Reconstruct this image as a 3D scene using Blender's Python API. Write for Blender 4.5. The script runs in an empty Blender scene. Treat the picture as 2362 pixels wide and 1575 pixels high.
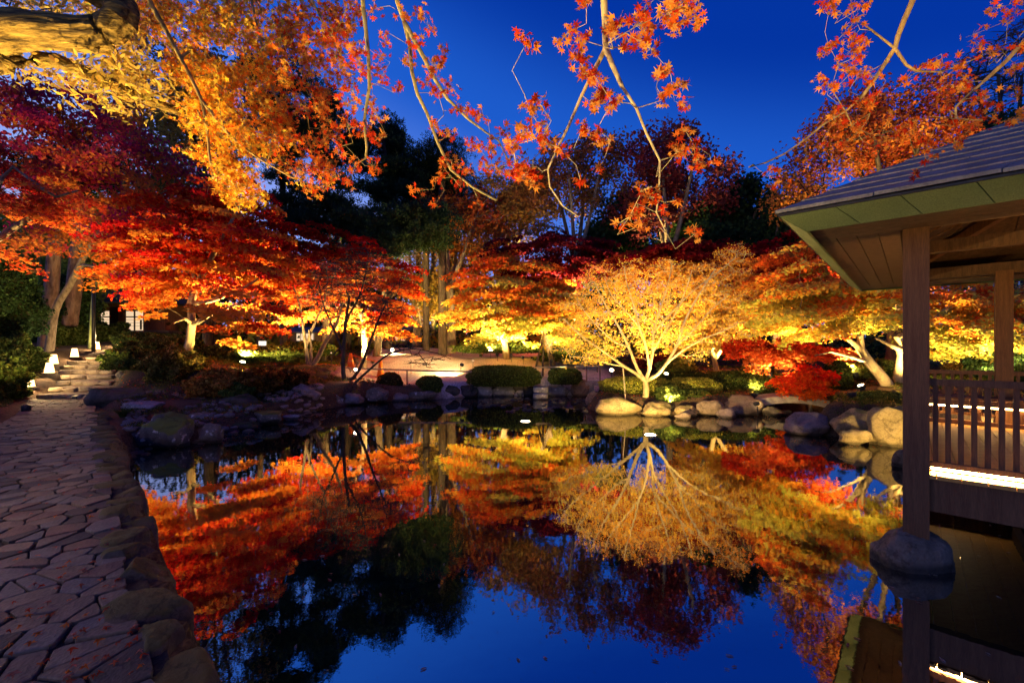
import bpy, math, random
import numpy as np
from mathutils import Vector, noise as mnoise
R = math.radians
random.seed(7); rng = np.random.default_rng(7)
scene = bpy.context.scene
COL = scene.collection

# ------------------------------------------------------------------ camera, sky, exposure
CAMZ = 1.9
cam_d = bpy.data.cameras.new('camera'); cam = bpy.data.objects.new('camera', cam_d); COL.objects.link(cam)
cam.location = (0, 0, CAMZ); cam.rotation_euler = (R(90), 0, 0)
cam_d.sensor_width = 36; cam_d.lens = 36*1000/2362
cam_d.shift_y = 12.5/2362
cam_d.clip_start = .05; cam_d.clip_end = 800
scene.camera = cam
world = bpy.data.worlds.new('World'); scene.world = world; world.use_nodes = True
def build_sky():
    nt = world.node_tree; nt.nodes.clear(); N = nt.nodes.new; L = nt.links.new
    tc = N('ShaderNodeTexCoord'); vn = N('ShaderNodeVectorMath'); vn.operation = 'NORMALIZE'
    L(tc.outputs['Generated'], vn.inputs[0])
    sx = N('ShaderNodeSeparateXYZ'); L(vn.outputs[0], sx.inputs[0])
    ab = N('ShaderNodeMath'); ab.operation = 'ABSOLUTE'; L(sx.outputs['Z'], ab.inputs[0])
    ma = N('ShaderNodeMath'); ma.operation = 'MULTIPLY_ADD'
    L(sx.outputs['X'], ma.inputs[0]); ma.inputs[1].default_value = .30; L(ab.outputs[0], ma.inputs[2])
    ramp = N('ShaderNodeValToRGB'); L(ma.outputs[0], ramp.inputs[0])
    cr = ramp.color_ramp; cr.interpolation = 'EASE'
    pts = [(0.0, (.36,.45,.92)), (.16, (.25,.36,.88)), (.30, (.075,.20,.76)), (.46, (.012,.105,.60)), (.66, (.001,.035,.36)), (1.0, (.0005,.012,.17))]
    while len(cr.elements) < len(pts): cr.elements.new(.5)
    for e, (p, c) in zip(cr.elements, pts): e.position = p; e.color = (*c, 1)
    bg = N('ShaderNodeBackground'); L(ramp.outputs[0], bg.inputs['Color']); bg.inputs['Strength'].default_value = 1.0
    out = N('ShaderNodeOutputWorld'); L(bg.outputs[0], out.inputs['Surface'])
build_sky()
vs = scene.view_settings; vs.view_transform = 'Standard'; vs.look = 'None'; vs.exposure = 0; vs.gamma = 1
try: vs.use_curve_mapping = False
except Exception: pass
scene.render.engine = 'CYCLES'
scene.cycles.max_bounces = 5; scene.cycles.diffuse_bounces = 3; scene.cycles.glossy_bounces = 3
scene.cycles.transmission_bounces = 3; scene.cycles.caustics_reflective = False; scene.cycles.caustics_refractive = False
scene.cycles.sample_clamp_indirect = 6; scene.cycles.use_denoising = True

# ------------------------------------------------------------------ helpers
def W(px, py, Y): return np.array([(px-1181)/1000*Y, Y, CAMZ-(py-800)/1000*Y])
def WG(px, py, z): # on the level z
    Y = (CAMZ-z)*1000/(py-800); return np.array([(px-1181)/1000*Y, Y, z])

def mesh_np(name, verts, tris=None, quads=None, smooth=False, col=None, colq=None):
    """fast mesh build; col = (nverts,3) point colours"""
    me = bpy.data.meshes.new(name)
    verts = np.asarray(verts, np.float32)
    tris = np.zeros((0,3), np.int32) if tris is None else np.asarray(tris, np.int32)
    quads = np.zeros((0,4), np.int32) if quads is None else np.asarray(quads, np.int32)
    nt, nq = len(tris), len(quads)
    me.vertices.add(len(verts)); me.vertices.foreach_set('co', verts.ravel())
    idx = np.concatenate([tris.ravel(), quads.ravel()]).astype(np.int32)
    me.loops.add(len(idx)); me.loops.foreach_set('vertex_index', idx)
    me.polygons.add(nt+nq)
    st = np.concatenate([np.arange(nt)*3, nt*3+np.arange(nq)*4]).astype(np.int32)
    me.polygons.foreach_set('loop_start', st)
    if smooth: me.polygons.foreach_set('use_smooth', np.ones(nt+nq, bool))
    me.update(calc_edges=True)
    if col is not None:
        a = me.color_attributes.new('Col', 'FLOAT_COLOR', 'POINT')
        c4 = np.ones((len(verts), 4), np.float32); c4[:, :3] = col
        a.data.foreach_set('color', c4.ravel())
    return me
def obj(name, me, m=None, parent=None, loc=None, **props):
    o = bpy.data.objects.new(name, me); COL.objects.link(o)
    if m is not None and me is not None and len(me.materials) == 0: me.materials.append(m)
    if parent is not None: o.parent = parent
    if loc is not None: o.location = loc
    for k, v in props.items(): o[k] = v
    return o
def thing(name, label, cat, loc=(0,0,0), rotz=0, group=None, me=None, m=None):
    o = obj(name, me, m, loc=[float(v) for v in loc], label=label, category=cat)
    o.rotation_euler[2] = rotz
    if group: o['group'] = group
    return o
def structure(name, me, m): return obj(name, me, m, kind='structure')
class MB:
    def __init__(s): s.v = []; s.f = []
    def box(s, c, d, rot=0, bev=0):
        cx, cy, cz = c; dx, dy, dz = (k/2 for k in d); b = len(s.v); ca, sa = math.cos(rot), math.sin(rot)
        for z in (-dz, dz):
            for x, y in ((-dx,-dy),(dx,-dy),(dx,dy),(-dx,dy)):
                s.v.append((cx+x*ca-y*sa, cy+x*sa+y*ca, cz+z))
        s.f += [[b+i for i in q] for q in ((3,2,1,0),(4,5,6,7),(0,1,5,4),(1,2,6,5),(2,3,7,6),(3,0,4,7))]; return s
    def hexa(s, pts):  # 8 points, bottom 4 then top 4
        b = len(s.v); s.v += [tuple(p) for p in pts]
        s.f += [[b+i for i in q] for q in ((3,2,1,0),(4,5,6,7),(0,1,5,4),(1,2,6,5),(2,3,7,6),(3,0,4,7))]; return s
    def beam(s, a, b_, w, h, up=(0,0,1)):
        a = Vector(a); b_ = Vector(b_); d = (b_-a).normalized(); up = Vector(up); sd = d.cross(up).normalized(); u = sd.cross(d).normalized()
        P = []
        for p in (a, b_):
            P += [p-sd*w/2-u*h/2, p+sd*w/2-u*h/2, p+sd*w/2+u*h/2, p-sd*w/2+u*h/2]
        b = len(s.v); s.v += [tuple(p) for p in P]
        s.f += [[b+i for i in q] for q in ((3,2,1,0),(4,5,6,7),(0,1,5,4),(1,2,6,5),(2,3,7,6),(3,0,4,7))]; return s
    def prism(s, poly, z0, z1, inset=0):
        n = len(poly); b = len(s.v); cx = sum(p[0] for p in poly)/n; cy = sum(p[1] for p in poly)/n
        for x, y in poly: s.v.append((x, y, z0))
        zz = z1-inset*.8
        for x, y in poly: s.v.append((x, y, zz))
        for x, y in poly:
            d = math.hypot(x-cx, y-cy)+1e-6; k = max(.3, 1-inset/d); s.v.append((cx+(x-cx)*k, cy+(y-cy)*k, z1))
        for r in (0, 1):
            for i in range(n):
                j = (i+1) % n; s.f.append([b+r*n+i, b+r*n+j, b+(r+1)*n+j, b+(r+1)*n+i])
        s.f.append([b+2*n+i for i in range(n)]); return s
    def cone(s, c, r0, r1, h, n=12, cap=True):
        b = len(s.v)
        for r, z in ((r0, 0), (r1, h)):
            for i in range(n):
                a = 2*math.pi*i/n; s.v.append((c[0]+r*math.cos(a), c[1]+r*math.sin(a), c[2]+z))
        for i in range(n): j = (i+1) % n; s.f.append([b+i, b+j, b+n+j, b+n+i])
        if cap: s.f.append([b+n+i for i in range(n)]); s.f.append([b+n-1-i for i in range(n)])
        return s
    def tube(s, pts, r, n=8):
        P = np.array(pts, float); rr = np.full(len(P), r) if np.isscalar(r) else np.array(r)
        T = np.gradient(P, axis=0); v, q = frusta(P[:-1], P[1:], T[:-1], T[1:], rr[:-1], rr[1:], n)
        b = len(s.v); s.v += [tuple(x) for x in v]; s.f += [[b+i for i in k] for k in q.tolist()]; return s
    def mesh(s, name, smooth=False):
        me = bpy.data.meshes.new(name); me.from_pydata([tuple(map(float, p)) for p in s.v], [], s.f)
        if smooth: me.polygons.foreach_set('use_smooth', [True]*len(me.polygons))
        me.update(); return me
def frusta(P0, P1, T0, T1, R0, R1, n=6):
    P0, P1, T0, T1 = (np.asarray(a, float) for a in (P0, P1, T0, T1)); R0 = np.asarray(R0, float); R1 = np.asarray(R1, float)
    ref = np.array([.37, .11, .05]); m = len(P0); ang = np.arange(n)*2*np.pi/n
    def ring(P, T, r):
        T = T/(np.linalg.norm(T, axis=1, keepdims=True)+1e-9)
        rf = np.where(np.abs(T[:, :1]) > .93, np.array([[.05, .9, .3]]), np.array([[.95, .2, .15]]))
        U = np.cross(T, rf); U /= np.linalg.norm(U, axis=1, keepdims=True)+1e-9; V = np.cross(T, U)
        return P[:, None]+r[:, None, None]*(np.cos(ang)[None, :, None]*U[:, None]+np.sin(ang)[None, :, None]*V[:, None])
    v = np.concatenate([ring(P0, T0, R0), ring(P1, T1, R1)], axis=1)
    i = np.arange(n); j = (i+1) % n
    q = np.stack([i, j, n+j, n+i], 1)[None]+(np.arange(m)*2*n)[:, None, None]
    return v.reshape(-1, 3), q.reshape(-1, 4)

# ------------------------------------------------------------------ materials
def new_mat(name):
    m = bpy.data.materials.new(name); m.use_nodes = True; nt = m.node_tree; nt.nodes.clear()
    return m, nt, nt.nodes.new, nt.links.new
def mat(name, c1, c2=None, scale=6, rough=.75, bump=.3, bscale=None, metal=0, detail=6, dist=.02, stretch=None, c3=None, spec=.35, speck=None):
    m, nt, N, L = new_mat(name)
    b = N('ShaderNodeBsdfPrincipled'); out = N('ShaderNodeOutputMaterial'); L(b.outputs[0], out.inputs[0])
    b.inputs['Roughness'].default_value = rough; b.inputs['Metallic'].default_value = metal
    b.inputs['Specular IOR Level'].default_value = spec
    tc = N('ShaderNodeTexCoord'); mp = N('ShaderNodeMapping'); L(tc.outputs['Object'], mp.inputs[0])
    if stretch: mp.inputs['Scale'].default_value = stretch
    n1 = N('ShaderNodeTexNoise'); n1.inputs['Scale'].default_value = scale; n1.inputs['Detail'].default_value = detail; L(mp.outputs[0], n1.inputs[0])
    rp = N('ShaderNodeValToRGB'); L(n1.outputs['Fac'], rp.inputs[0]); e = rp.color_ramp.elements
    c2 = c2 or c1
    e[0].position = .34; e[0].color = (*c1, 1); e[1].position = .66; e[1].color = (*c2, 1)
    if c3: x = rp.color_ramp.elements.new(.5); x.color = (*c3, 1)
    col = rp.outputs[0]
    n2 = N('ShaderNodeTexNoise'); n2.inputs['Scale'].default_value = bscale or scale*5; n2.inputs['Detail'].default_value = 8; L(mp.outputs[0], n2.inputs[0])
    mx = N('ShaderNodeMix'); mx.data_type = 'RGBA'; mx.blend_type = 'MULTIPLY'; mx.inputs['Factor'].default_value = .55
    L(col, mx.inputs[6]); r2 = N('ShaderNodeValToRGB'); L(n2.outputs['Fac'], r2.inputs[0])
    r2.color_ramp.elements[0].position = .3; r2.color_ramp.elements[0].color = (.45,.45,.45,1); r2.color_ramp.elements[1].position = .7; r2.color_ramp.elements[1].color = (1.3,1.3,1.3,1)
    L(r2.outputs[0], mx.inputs[7]); col = mx.outputs[2]
    if speck:
        v = N('ShaderNodeTexVoronoi'); v.inputs['Scale'].default_value = speck[0]; L(mp.outputs[0], v.inputs[0])
        rr = N('ShaderNodeValToRGB'); L(v.outputs['Distance'], rr.inputs[0]); rr.color_ramp.elements[0].position = speck[1]*.8; rr.color_ramp.elements[0].color = (1,1,1,1)
        rr.color_ramp.elements[1].position = speck[1]; rr.color_ramp.elements[1].color = (0,0,0,1)
        m2 = N('ShaderNodeMix'); m2.data_type = 'RGBA'; L(rr.outputs[0], m2.inputs['Factor']); L(col, m2.inputs[6]); m2.inputs[7].default_value = (*speck[2], 1); col = m2.outputs[2]
    L(col, b.inputs['Base Color'])
    if bump:
        bp = N('ShaderNodeBump'); bp.inputs['Strength'].default_value = bump; bp.inputs['Distance'].default_value = dist
        L(n2.outputs['Fac'], bp.inputs['Height']); L(bp.outputs[0], b.inputs['Normal'])
    m['_'] = 0
    return m
def emit(name, c, s):
    m, nt, N, L = new_mat(name); e = N('ShaderNodeEmission'); e.inputs[0].default_value = (*c, 1); e.inputs[1].default_value = s
    out = N('ShaderNodeOutputMaterial'); L(e.outputs[0], out.inputs[0]); return m
def leaf_mat(name, trans=.5, gloss=0):
    m, nt, N, L = new_mat(name)
    a = N('ShaderNodeVertexColor'); a.layer_name = 'Col'
    d = N('ShaderNodeBsdfDiffuse'); t = N('ShaderNodeBsdfTranslucent'); mx = N('ShaderNodeMixShader'); mx.inputs[0].default_value = trans
    L(a.outputs[0], d.inputs[0]); L(a.outputs[0], t.inputs[0]); L(d.outputs[0], mx.inputs[1]); L(t.outputs[0], mx.inputs[2])
    out = N('ShaderNodeOutputMaterial'); L(mx.outputs[0], out.inputs[0])
    return m
def rock_mat(name, c1, c2, moss=None, mossamt=.5, lichen=.0, rough=.8):
    m, nt, N, L = new_mat(name)
    b = N('ShaderNodeBsdfPrincipled'); out = N('ShaderNodeOutputMaterial'); L(b.outputs[0], out.inputs[0]); b.inputs['Roughness'].default_value = rough
    b.inputs['Specular IOR Level'].default_value = .3
    tc = N('ShaderNodeTexCoord'); g = tc.outputs['Object']
    n1 = N('ShaderNodeTexNoise'); n1.inputs['Scale'].default_value = 3.2; n1.inputs['Detail'].default_value = 9; n1.inputs['Roughness'].default_value = .68; L(g, n1.inputs[0])
    rp = N('ShaderNodeValToRGB'); L(n1.outputs['Fac'], rp.inputs[0]); e = rp.color_ramp.elements
    e[0].position = .33; e[0].color = (*c1, 1); e[1].position = .68; e[1].color = (*c2, 1)
    n2 = N('ShaderNodeTexNoise'); n2.inputs['Scale'].default_value = 38; n2.inputs['Detail'].default_value = 8; n2.inputs['Roughness'].default_value = .7; L(g, n2.inputs[0])
    mx = N('ShaderNodeMix'); mx.data_type = 'RGBA'; mx.blend_type = 'OVERLAY'; mx.inputs['Factor'].default_value = .7; L(rp.outputs[0], mx.inputs[6]); L(n2.outputs['Fac'], mx.inputs[7])
    col = mx.outputs[2]
    if lichen:
        n4 = N('ShaderNodeTexNoise'); n4.inputs['Scale'].default_value = 9; n4.inputs['Detail'].default_value = 10; L(g, n4.inputs[0])
        r4 = N('ShaderNodeValToRGB'); L(n4.outputs['Fac'], r4.inputs[0]); r4.color_ramp.elements[0].position = .62-lichen*.1; r4.color_ramp.elements[1].position = .70-lichen*.1
        m4 = N('ShaderNodeMix'); m4.data_type = 'RGBA'; L(r4.outputs[0], m4.inputs['Factor']); L(col, m4.inputs[6]); m4.inputs[7].default_value = (.5,.48,.46,1); col = m4.outputs[2]
    if moss:
        geo = N('ShaderNodeNewGeometry'); sp = N('ShaderNodeSeparateXYZ'); L(geo.outputs['Normal'], sp.inputs[0])
        n3 = N('ShaderNodeTexNoise'); n3.inputs['Scale'].default_value = 4; n3.inputs['Detail'].default_value = 7; L(g, n3.inputs[0])
        ad = N('ShaderNodeMath'); ad.operation = 'MULTIPLY_ADD'; L(sp.outputs['Z'], ad.inputs[0]); ad.inputs[1].default_value = .45; L(n3.outputs['Fac'], ad.inputs[2])
        r3 = N('ShaderNodeValToRGB'); L(ad.outputs[0], r3.inputs[0]); r3.color_ramp.elements[0].position = 1.0-mossamt*.55; r3.color_ramp.elements[1].position = min(1, 1.12-mossamt*.55)
        m3 = N('ShaderNodeMix'); m3.data_type = 'RGBA'; L(r3.outputs[0], m3.inputs['Factor']); L(col, m3.inputs[6]); m3.inputs[7].default_value = (*moss, 1); col = m3.outputs[2]
    gp = N('ShaderNodeNewGeometry'); sz = N('ShaderNodeSeparateXYZ'); L(gp.outputs['Position'], sz.inputs[0])
    wz = N('ShaderNodeMath'); wz.operation = 'MULTIPLY_ADD'; L(n1.outputs['Fac'], wz.inputs[0]); wz.inputs[1].default_value = -.12; L(sz.outputs['Z'], wz.inputs[2])
    wr = N('ShaderNodeMapRange'); L(wz.outputs[0], wr.inputs[0]); wr.inputs[1].default_value = -.02; wr.inputs[2].default_value = .03; wr.inputs[3].default_value = .32; wr.inputs[4].default_value = 1
    wm = N('ShaderNodeMix'); wm.data_type = 'RGBA'; wm.blend_type = 'MULTIPLY'; wm.inputs['Factor'].default_value = 1; L(col, wm.inputs[6]); L(wr.outputs[0], wm.inputs[7]); col = wm.outputs[2]
    vo = N('ShaderNodeTexVoronoi'); vo.feature = 'DISTANCE_TO_EDGE'; vo.inputs['Scale'].default_value = 2.6; nd = N('ShaderNodeMix'); nd.data_type = 'RGBA'; nd.inputs['Factor'].default_value = .35; L(g, nd.inputs[6]); L(n1.outputs['Color'], nd.inputs[7]); L(nd.outputs[2], vo.inputs[0])
    vr = N('ShaderNodeValToRGB'); L(vo.outputs[0], vr.inputs[0]); vr.color_ramp.elements[0].color = (.45,.42,.4,1); vr.color_ramp.elements[1].position = .035; vr.color_ramp.elements[1].color = (1,1,1,1)
    vm = N('ShaderNodeMix'); vm.data_type = 'RGBA'; vm.blend_type = 'MULTIPLY'; vm.inputs['Factor'].default_value = .8; L(col, vm.inputs[6]); L(vr.outputs[0], vm.inputs[7]); col = vm.outputs[2]
    L(col, b.inputs['Base Color'])
    bp = N('ShaderNodeBump'); bp.inputs['Strength'].default_value = .8; bp.inputs['Distance'].default_value = .045
    am = N('ShaderNodeMath'); am.operation = 'MULTIPLY_ADD'; L(n2.outputs['Fac'], am.inputs[0]); am.inputs[1].default_value = .45; L(n1.outputs['Fac'], am.inputs[2])
    L(am.outputs[0], bp.inputs['Height']); L(bp.outputs[0], b.inputs['Normal'])
    return m
def bark_mat(name, c1, c2, scale=8, furrow=.6, dist=.03):
    m, nt, N, L = new_mat(name)
    b = N('ShaderNodeBsdfPrincipled'); out = N('ShaderNodeOutputMaterial'); L(b.outputs[0], out.inputs[0]); b.inputs['Roughness'].default_value = .85; b.inputs['Specular IOR Level'].default_value = .2
    tc = N('ShaderNodeTexCoord'); mp = N('ShaderNodeMapping'); L(tc.outputs['Object'], mp.inputs[0]); mp.inputs['Scale'].default_value = (1,1,.3)
    n = N('ShaderNodeTexNoise'); n.inputs['Scale'].default_value = scale; n.inputs['Detail'].default_value = 8; n.inputs['Roughness'].default_value = .65; L(mp.outputs[0], n.inputs[0])
    rp = N('ShaderNodeValToRGB'); L(n.outputs['Fac'], rp.inputs[0]); e = rp.color_ramp.elements
    e[0].position = .38; e[0].color = (*c1, 1); e[1].position = .62; e[1].color = (*c2, 1); L(rp.outputs[0], b.inputs['Base Color'])
    bp = N('ShaderNodeBump'); bp.inputs['Strength'].default_value = furrow; bp.inputs['Distance'].default_value = dist; L(n.outputs['Fac'], bp.inputs['Height']); L(bp.outputs[0], b.inputs['Normal'])
    return m
def near_leaf_mat(name):
    m = leaf_mat(name, .5); nt = m.node_tree; N = nt.nodes.new; L = nt.links.new
    a = [n for n in nt.nodes if n.type == 'VERTEX_COLOR'][0]; tc = N('ShaderNodeTexCoord'); oi = N('ShaderNodeObjectInfo')
    ad = N('ShaderNodeVectorMath'); ad.operation = 'ADD'; L(tc.outputs['Object'], ad.inputs[0]); L(oi.outputs['Random'], ad.inputs[1])
    n = N('ShaderNodeTexNoise'); n.inputs['Scale'].default_value = 2.6; n.inputs['Detail'].default_value = 5; L(ad.outputs[0], n.inputs[0])
    r = N('ShaderNodeValToRGB'); L(n.outputs['Fac'], r.inputs[0]); r.color_ramp.elements[0].position = .3; r.color_ramp.elements[0].color = (.45,.18,.12,1); r.color_ramp.elements[1].position = .62; r.color_ramp.elements[1].color = (1.05,1.05,1,1)
    x = N('ShaderNodeMix'); x.data_type = 'RGBA'; x.blend_type = 'MULTIPLY'; x.inputs['Factor'].default_value = .8; L(a.outputs[0], x.inputs[6]); L(r.outputs[0], x.inputs[7])
    for s in nt.nodes:
        if s.type in ('BSDF_DIFFUSE', 'BSDF_TRANSLUCENT'): L(x.outputs[2], s.inputs[0])
    return m
LEAF_NEAR = near_leaf_mat('near_maple_leaf')
LEAF = leaf_mat('maple_leaf', .5); NEEDLE = leaf_mat('evergreen_leaf', .15)
BARK_PALE = bark_mat('pale_maple_bark', (.20,.15,.085), (.42,.33,.19), 9, .35, .015)
BARK_MID = bark_mat('grey_brown_bark', (.13,.10,.075), (.30,.24,.17), 10, .5, .02)
BARK_DARK = bark_mat('dark_bark', (.035,.027,.022), (.10,.075,.055), 8, .6, .03)
BARK_PINE = bark_mat('cedar_bark', (.10,.055,.04), (.24,.15,.11), 6, .9, .05)
WOOD = mat('brown_timber', (.105,.042,.018), (.155,.070,.032), 4, .6, .25, stretch=(8,8,.6), dist=.004, bscale=26)
WOOD_D = mat('dark_roof_timber', (.055,.028,.016), (.10,.052,.03), 4, .65, .25, stretch=(6,6,.8), dist=.004, bscale=26)
WOOD_F = mat('floor_timber', (.46,.22,.05), (.58,.31,.08), 5, .55, .25, stretch=(1,8,8), dist=.003, bscale=30)
SLATE = mat('slate_shingle', (.15,.15,.155), (.24,.235,.235), 7, .75, .35, bscale=60, dist=.004)
COPPER = mat('green_fascia', (.095,.145,.065), (.155,.205,.10), 2.2, .7, .4, bscale=120, dist=.003)
GRANITE = mat('pale_granite', (.36,.31,.25), (.50,.44,.36), 9, .8, .45, bscale=60, speck=(70,.22,(.08,.06,.05)))
BLACKM = mat('black_metal', (.015,.015,.017), (.03,.03,.033), 6, .4, .05)
CONE_O = mat('orange_plastic', (.85,.20,.02), (.80,.16,.015), 5, .45, .05)
BAMBOO = mat('dry_bamboo', (.34,.27,.18), (.50,.42,.30), 9, .5, .1)
CONCRETE = mat('grey_concrete', (.24,.24,.25), (.36,.35,.36), 6, .85, .4)
LAMP_E = emit('warm_lamp', (1,.72,.36), 60)
LANT_E = emit('lit_paper_shade', (1,.60,.22), 5.5)
LED_E = emit('warm_led_strip', (1,.60,.20), 42)
PANE_E = emit('lit_window', (1,.70,.42), .95)
LED_H = emit('led_strip_and_floor_fill', (1,.62,.20), 170)
PANE_Y = emit('lit_amber_window', (1,.62,.22), 1.5)
# ------------------------------------------------------------------ terrain and pond
POND = np.array([(9,-8.4),(.6,0),(-2.1,2.74),(-5.55,6.2),(-7.0,7.95),(-6.5,8.5),(-6.15,8.6),(-6.2,9.5),(-5.95,10.3),(-5.9,11.5),(-5.7,13.1),(-5.3,14.1),(-4.9,14.9),(-3.4,15.3),(-2.2,15.9),
 (-1.3,16.75),(1.1,16.8),(2.4,16.9),(3.3,17.6),(4.0,17.4),(3.0,15.0),(2.2,13.4),(2.5,12.5),(3.5,12.3),(5.0,12.1),(6.1,11.9),(7.0,12.3),(7.7,13.2),(8.4,14.6),(9.6,14.4),(8.9,12.6),(8.1,11.4),
 (7.0,10.2),(6.4,9.6),(6.7,9.2),(7.2,8.8),(7.6,8.5),(8.6,8.1),(10.0,7.6),(13,5.5),(15,1.0),(15,-8.4)], float)
def sdf(P, poly=POND):
    P = np.asarray(P, float).reshape(-1, 2); d = np.full(len(P), 1e9); ins = np.zeros(len(P), bool); n = len(poly)
    for i in range(n):
        a = poly[i]; b = poly[(i+1) % n]; e = b-a; w = P-a; t = np.clip((w@e)/(e@e), 0, 1); dd = w-t[:, None]*e
        d = np.minimum(d, np.einsum('ij,ij->i', dd, dd))
        c = ((a[1] <= P[:, 1]) & (b[1] > P[:, 1])) | ((b[1] <= P[:, 1]) & (a[1] > P[:, 1]))
        xi = a[0]+(P[:, 1]-a[1])/(e[1] if abs(e[1]) > 1e-9 else 1e-9)*e[0]; ins ^= c & (P[:, 0] < xi)
    return np.where(ins, -1, 1)*np.sqrt(d)
CP = np.array([(-1,0,.36),(-3,2.5,.36),(-5,5,.36),(-7,7,.36),(-9,9,.36),(-11,11,.36),(-13,12.6,.36),(1,-3,.36),(4,-6,.36),(-4,-4,.5),(-8,0,.7),
 (-7.5,3.5,.55),(-12,7,.7),(-11.5,9.8,.5),(-15.3,12.2,.62),(-16,15,1.05),(-16.6,17,1.45),(-18,19,1.8),(-19,21,2.0),(-17,14,.9),(-20,15,1.6),(-18,10,1.2),(-24,20,2.3),(-22,27,2.5),(-30,30,2.8),
 (-14.6,15,.85),(-14,17,1.2),(-12,14.5,1.5),(-11,14.5,1.46),(-9.5,13.6,1.25),(-9.2,12.4,.85),(-8.3,11.6,.5),(-10.3,11.2,.55),(-9,10,.4),(-7.5,9.5,.25),(-7,12,.40),(-7.2,13.5,.55),(-7.6,15.5,1.1),(-8,17,1.2),
 (-5.9,15,.72),(-4.6,16.6,.45),(-4.5,18.5,.85),(-5,22,1.5),(-6,25,1.85),(-1,17.6,.55),(0,19,.95),(0,22,1.4),(0,26,1.85),(2.5,17.8,.6),(2.2,19.5,.9),(4,22,1.15),(6,26,1.5),
 (4,14,.5),(4.5,13,.42),(6,13,.5),(6,15.5,.75),(8,18,1.0),(7.5,16,.9),(10,16,.8),(9.6,12.5,.6),(9,10.5,.62),(10,11.5,.87),(12,13,.95),(12,9,.5),(15,8,.5),(18,4,.6),(20,12,1.0),(20,20,1.2),(30,10,1.2),
 (-40,60,2.6),(0,60,2.1),(40,60,1.8),(0,150,2.2),(-100,100,3),(100,100,2),(60,0,1.2),(-60,0,2.0),(0,-60,.6),(-40,-50,1),(40,-50,1)], float)
PATH_TOP = .40
def stair_edges(Y):
    Y = np.asarray(Y, float); z = PATH_TOP+.135*((Y-12.55)/.74+1); py = 800+(CAMZ-z)*1000/np.maximum(Y, 1)
    pl = np.interp(py, [807,816,823,830,835,843,861,878,890,904,916], [268,232,198,165,143,138,134,131,117,90,74]); pr = np.interp(py, [807,835,843,869,883,893,902,916], [288,284,262,255,253,241,222,214])
    return (pl-1181)/1000*Y, (pr-1181)/1000*Y
def ground(x, y):
    x = np.atleast_1d(np.asarray(x, float)); y = np.atleast_1d(np.asarray(y, float)); sh = x.shape; x = x.ravel(); y = y.ravel()
    out = np.empty(len(x))
    for s in range(0, len(x), 20000):
        X = x[s:s+20000, None]; Y = y[s:s+20000, None]
        w = 1/(((X-CP[:, 0])**2+(Y-CP[:, 1])**2)+.15)**2
        z = (w*CP[:, 2]).sum(1)/w.sum(1)
        xs, ys = X[:, 0], Y[:, 0]; u = xs+.99*ys
        k = np.clip((.75-u)/.1, 0, 1)*np.clip((u+1.7)/.3, 0, 1)*np.clip((13.0-ys)/.3, 0, 1)*np.clip((ys+7)/1, 0, 1); z = z*(1-k)+.345*k
        c0, c1 = stair_edges(ys); zs = PATH_TOP+.135*((ys-12.55)/.74+1); e = (xs-c0); e2 = (c1-xs); inn = (ys > 12.4) & (ys < 22.3)
        k = np.where(inn, np.clip((e+1.3)/.6, 0, 1)*np.clip((e2+.7)/.5, 0, 1), 0); z = z*(1-k)+(zs-.02-.24*np.clip((e+.25)/.3, 0, 1)*np.clip((e2+.25)/.3, 0, 1))*k
        d = sdf(np.stack([xs, ys], 1)); t = np.clip(d/.45, 0, 1); kerb = np.clip(1-np.abs(u-.6)/.3, 0, 1)*(ys < 9)
        t = t*t*(3-2*t); zz = -.06+(z+.06)*t
        zz = np.where((kerb > 0) & (d > 0), z, zz)
        out[s:s+20000] = np.where(d < 0, -.06-np.minimum(.75, -d*1.4), zz)
    return out.reshape(sh)
def gz(x, y): return float(ground(x, y)[0])
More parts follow.
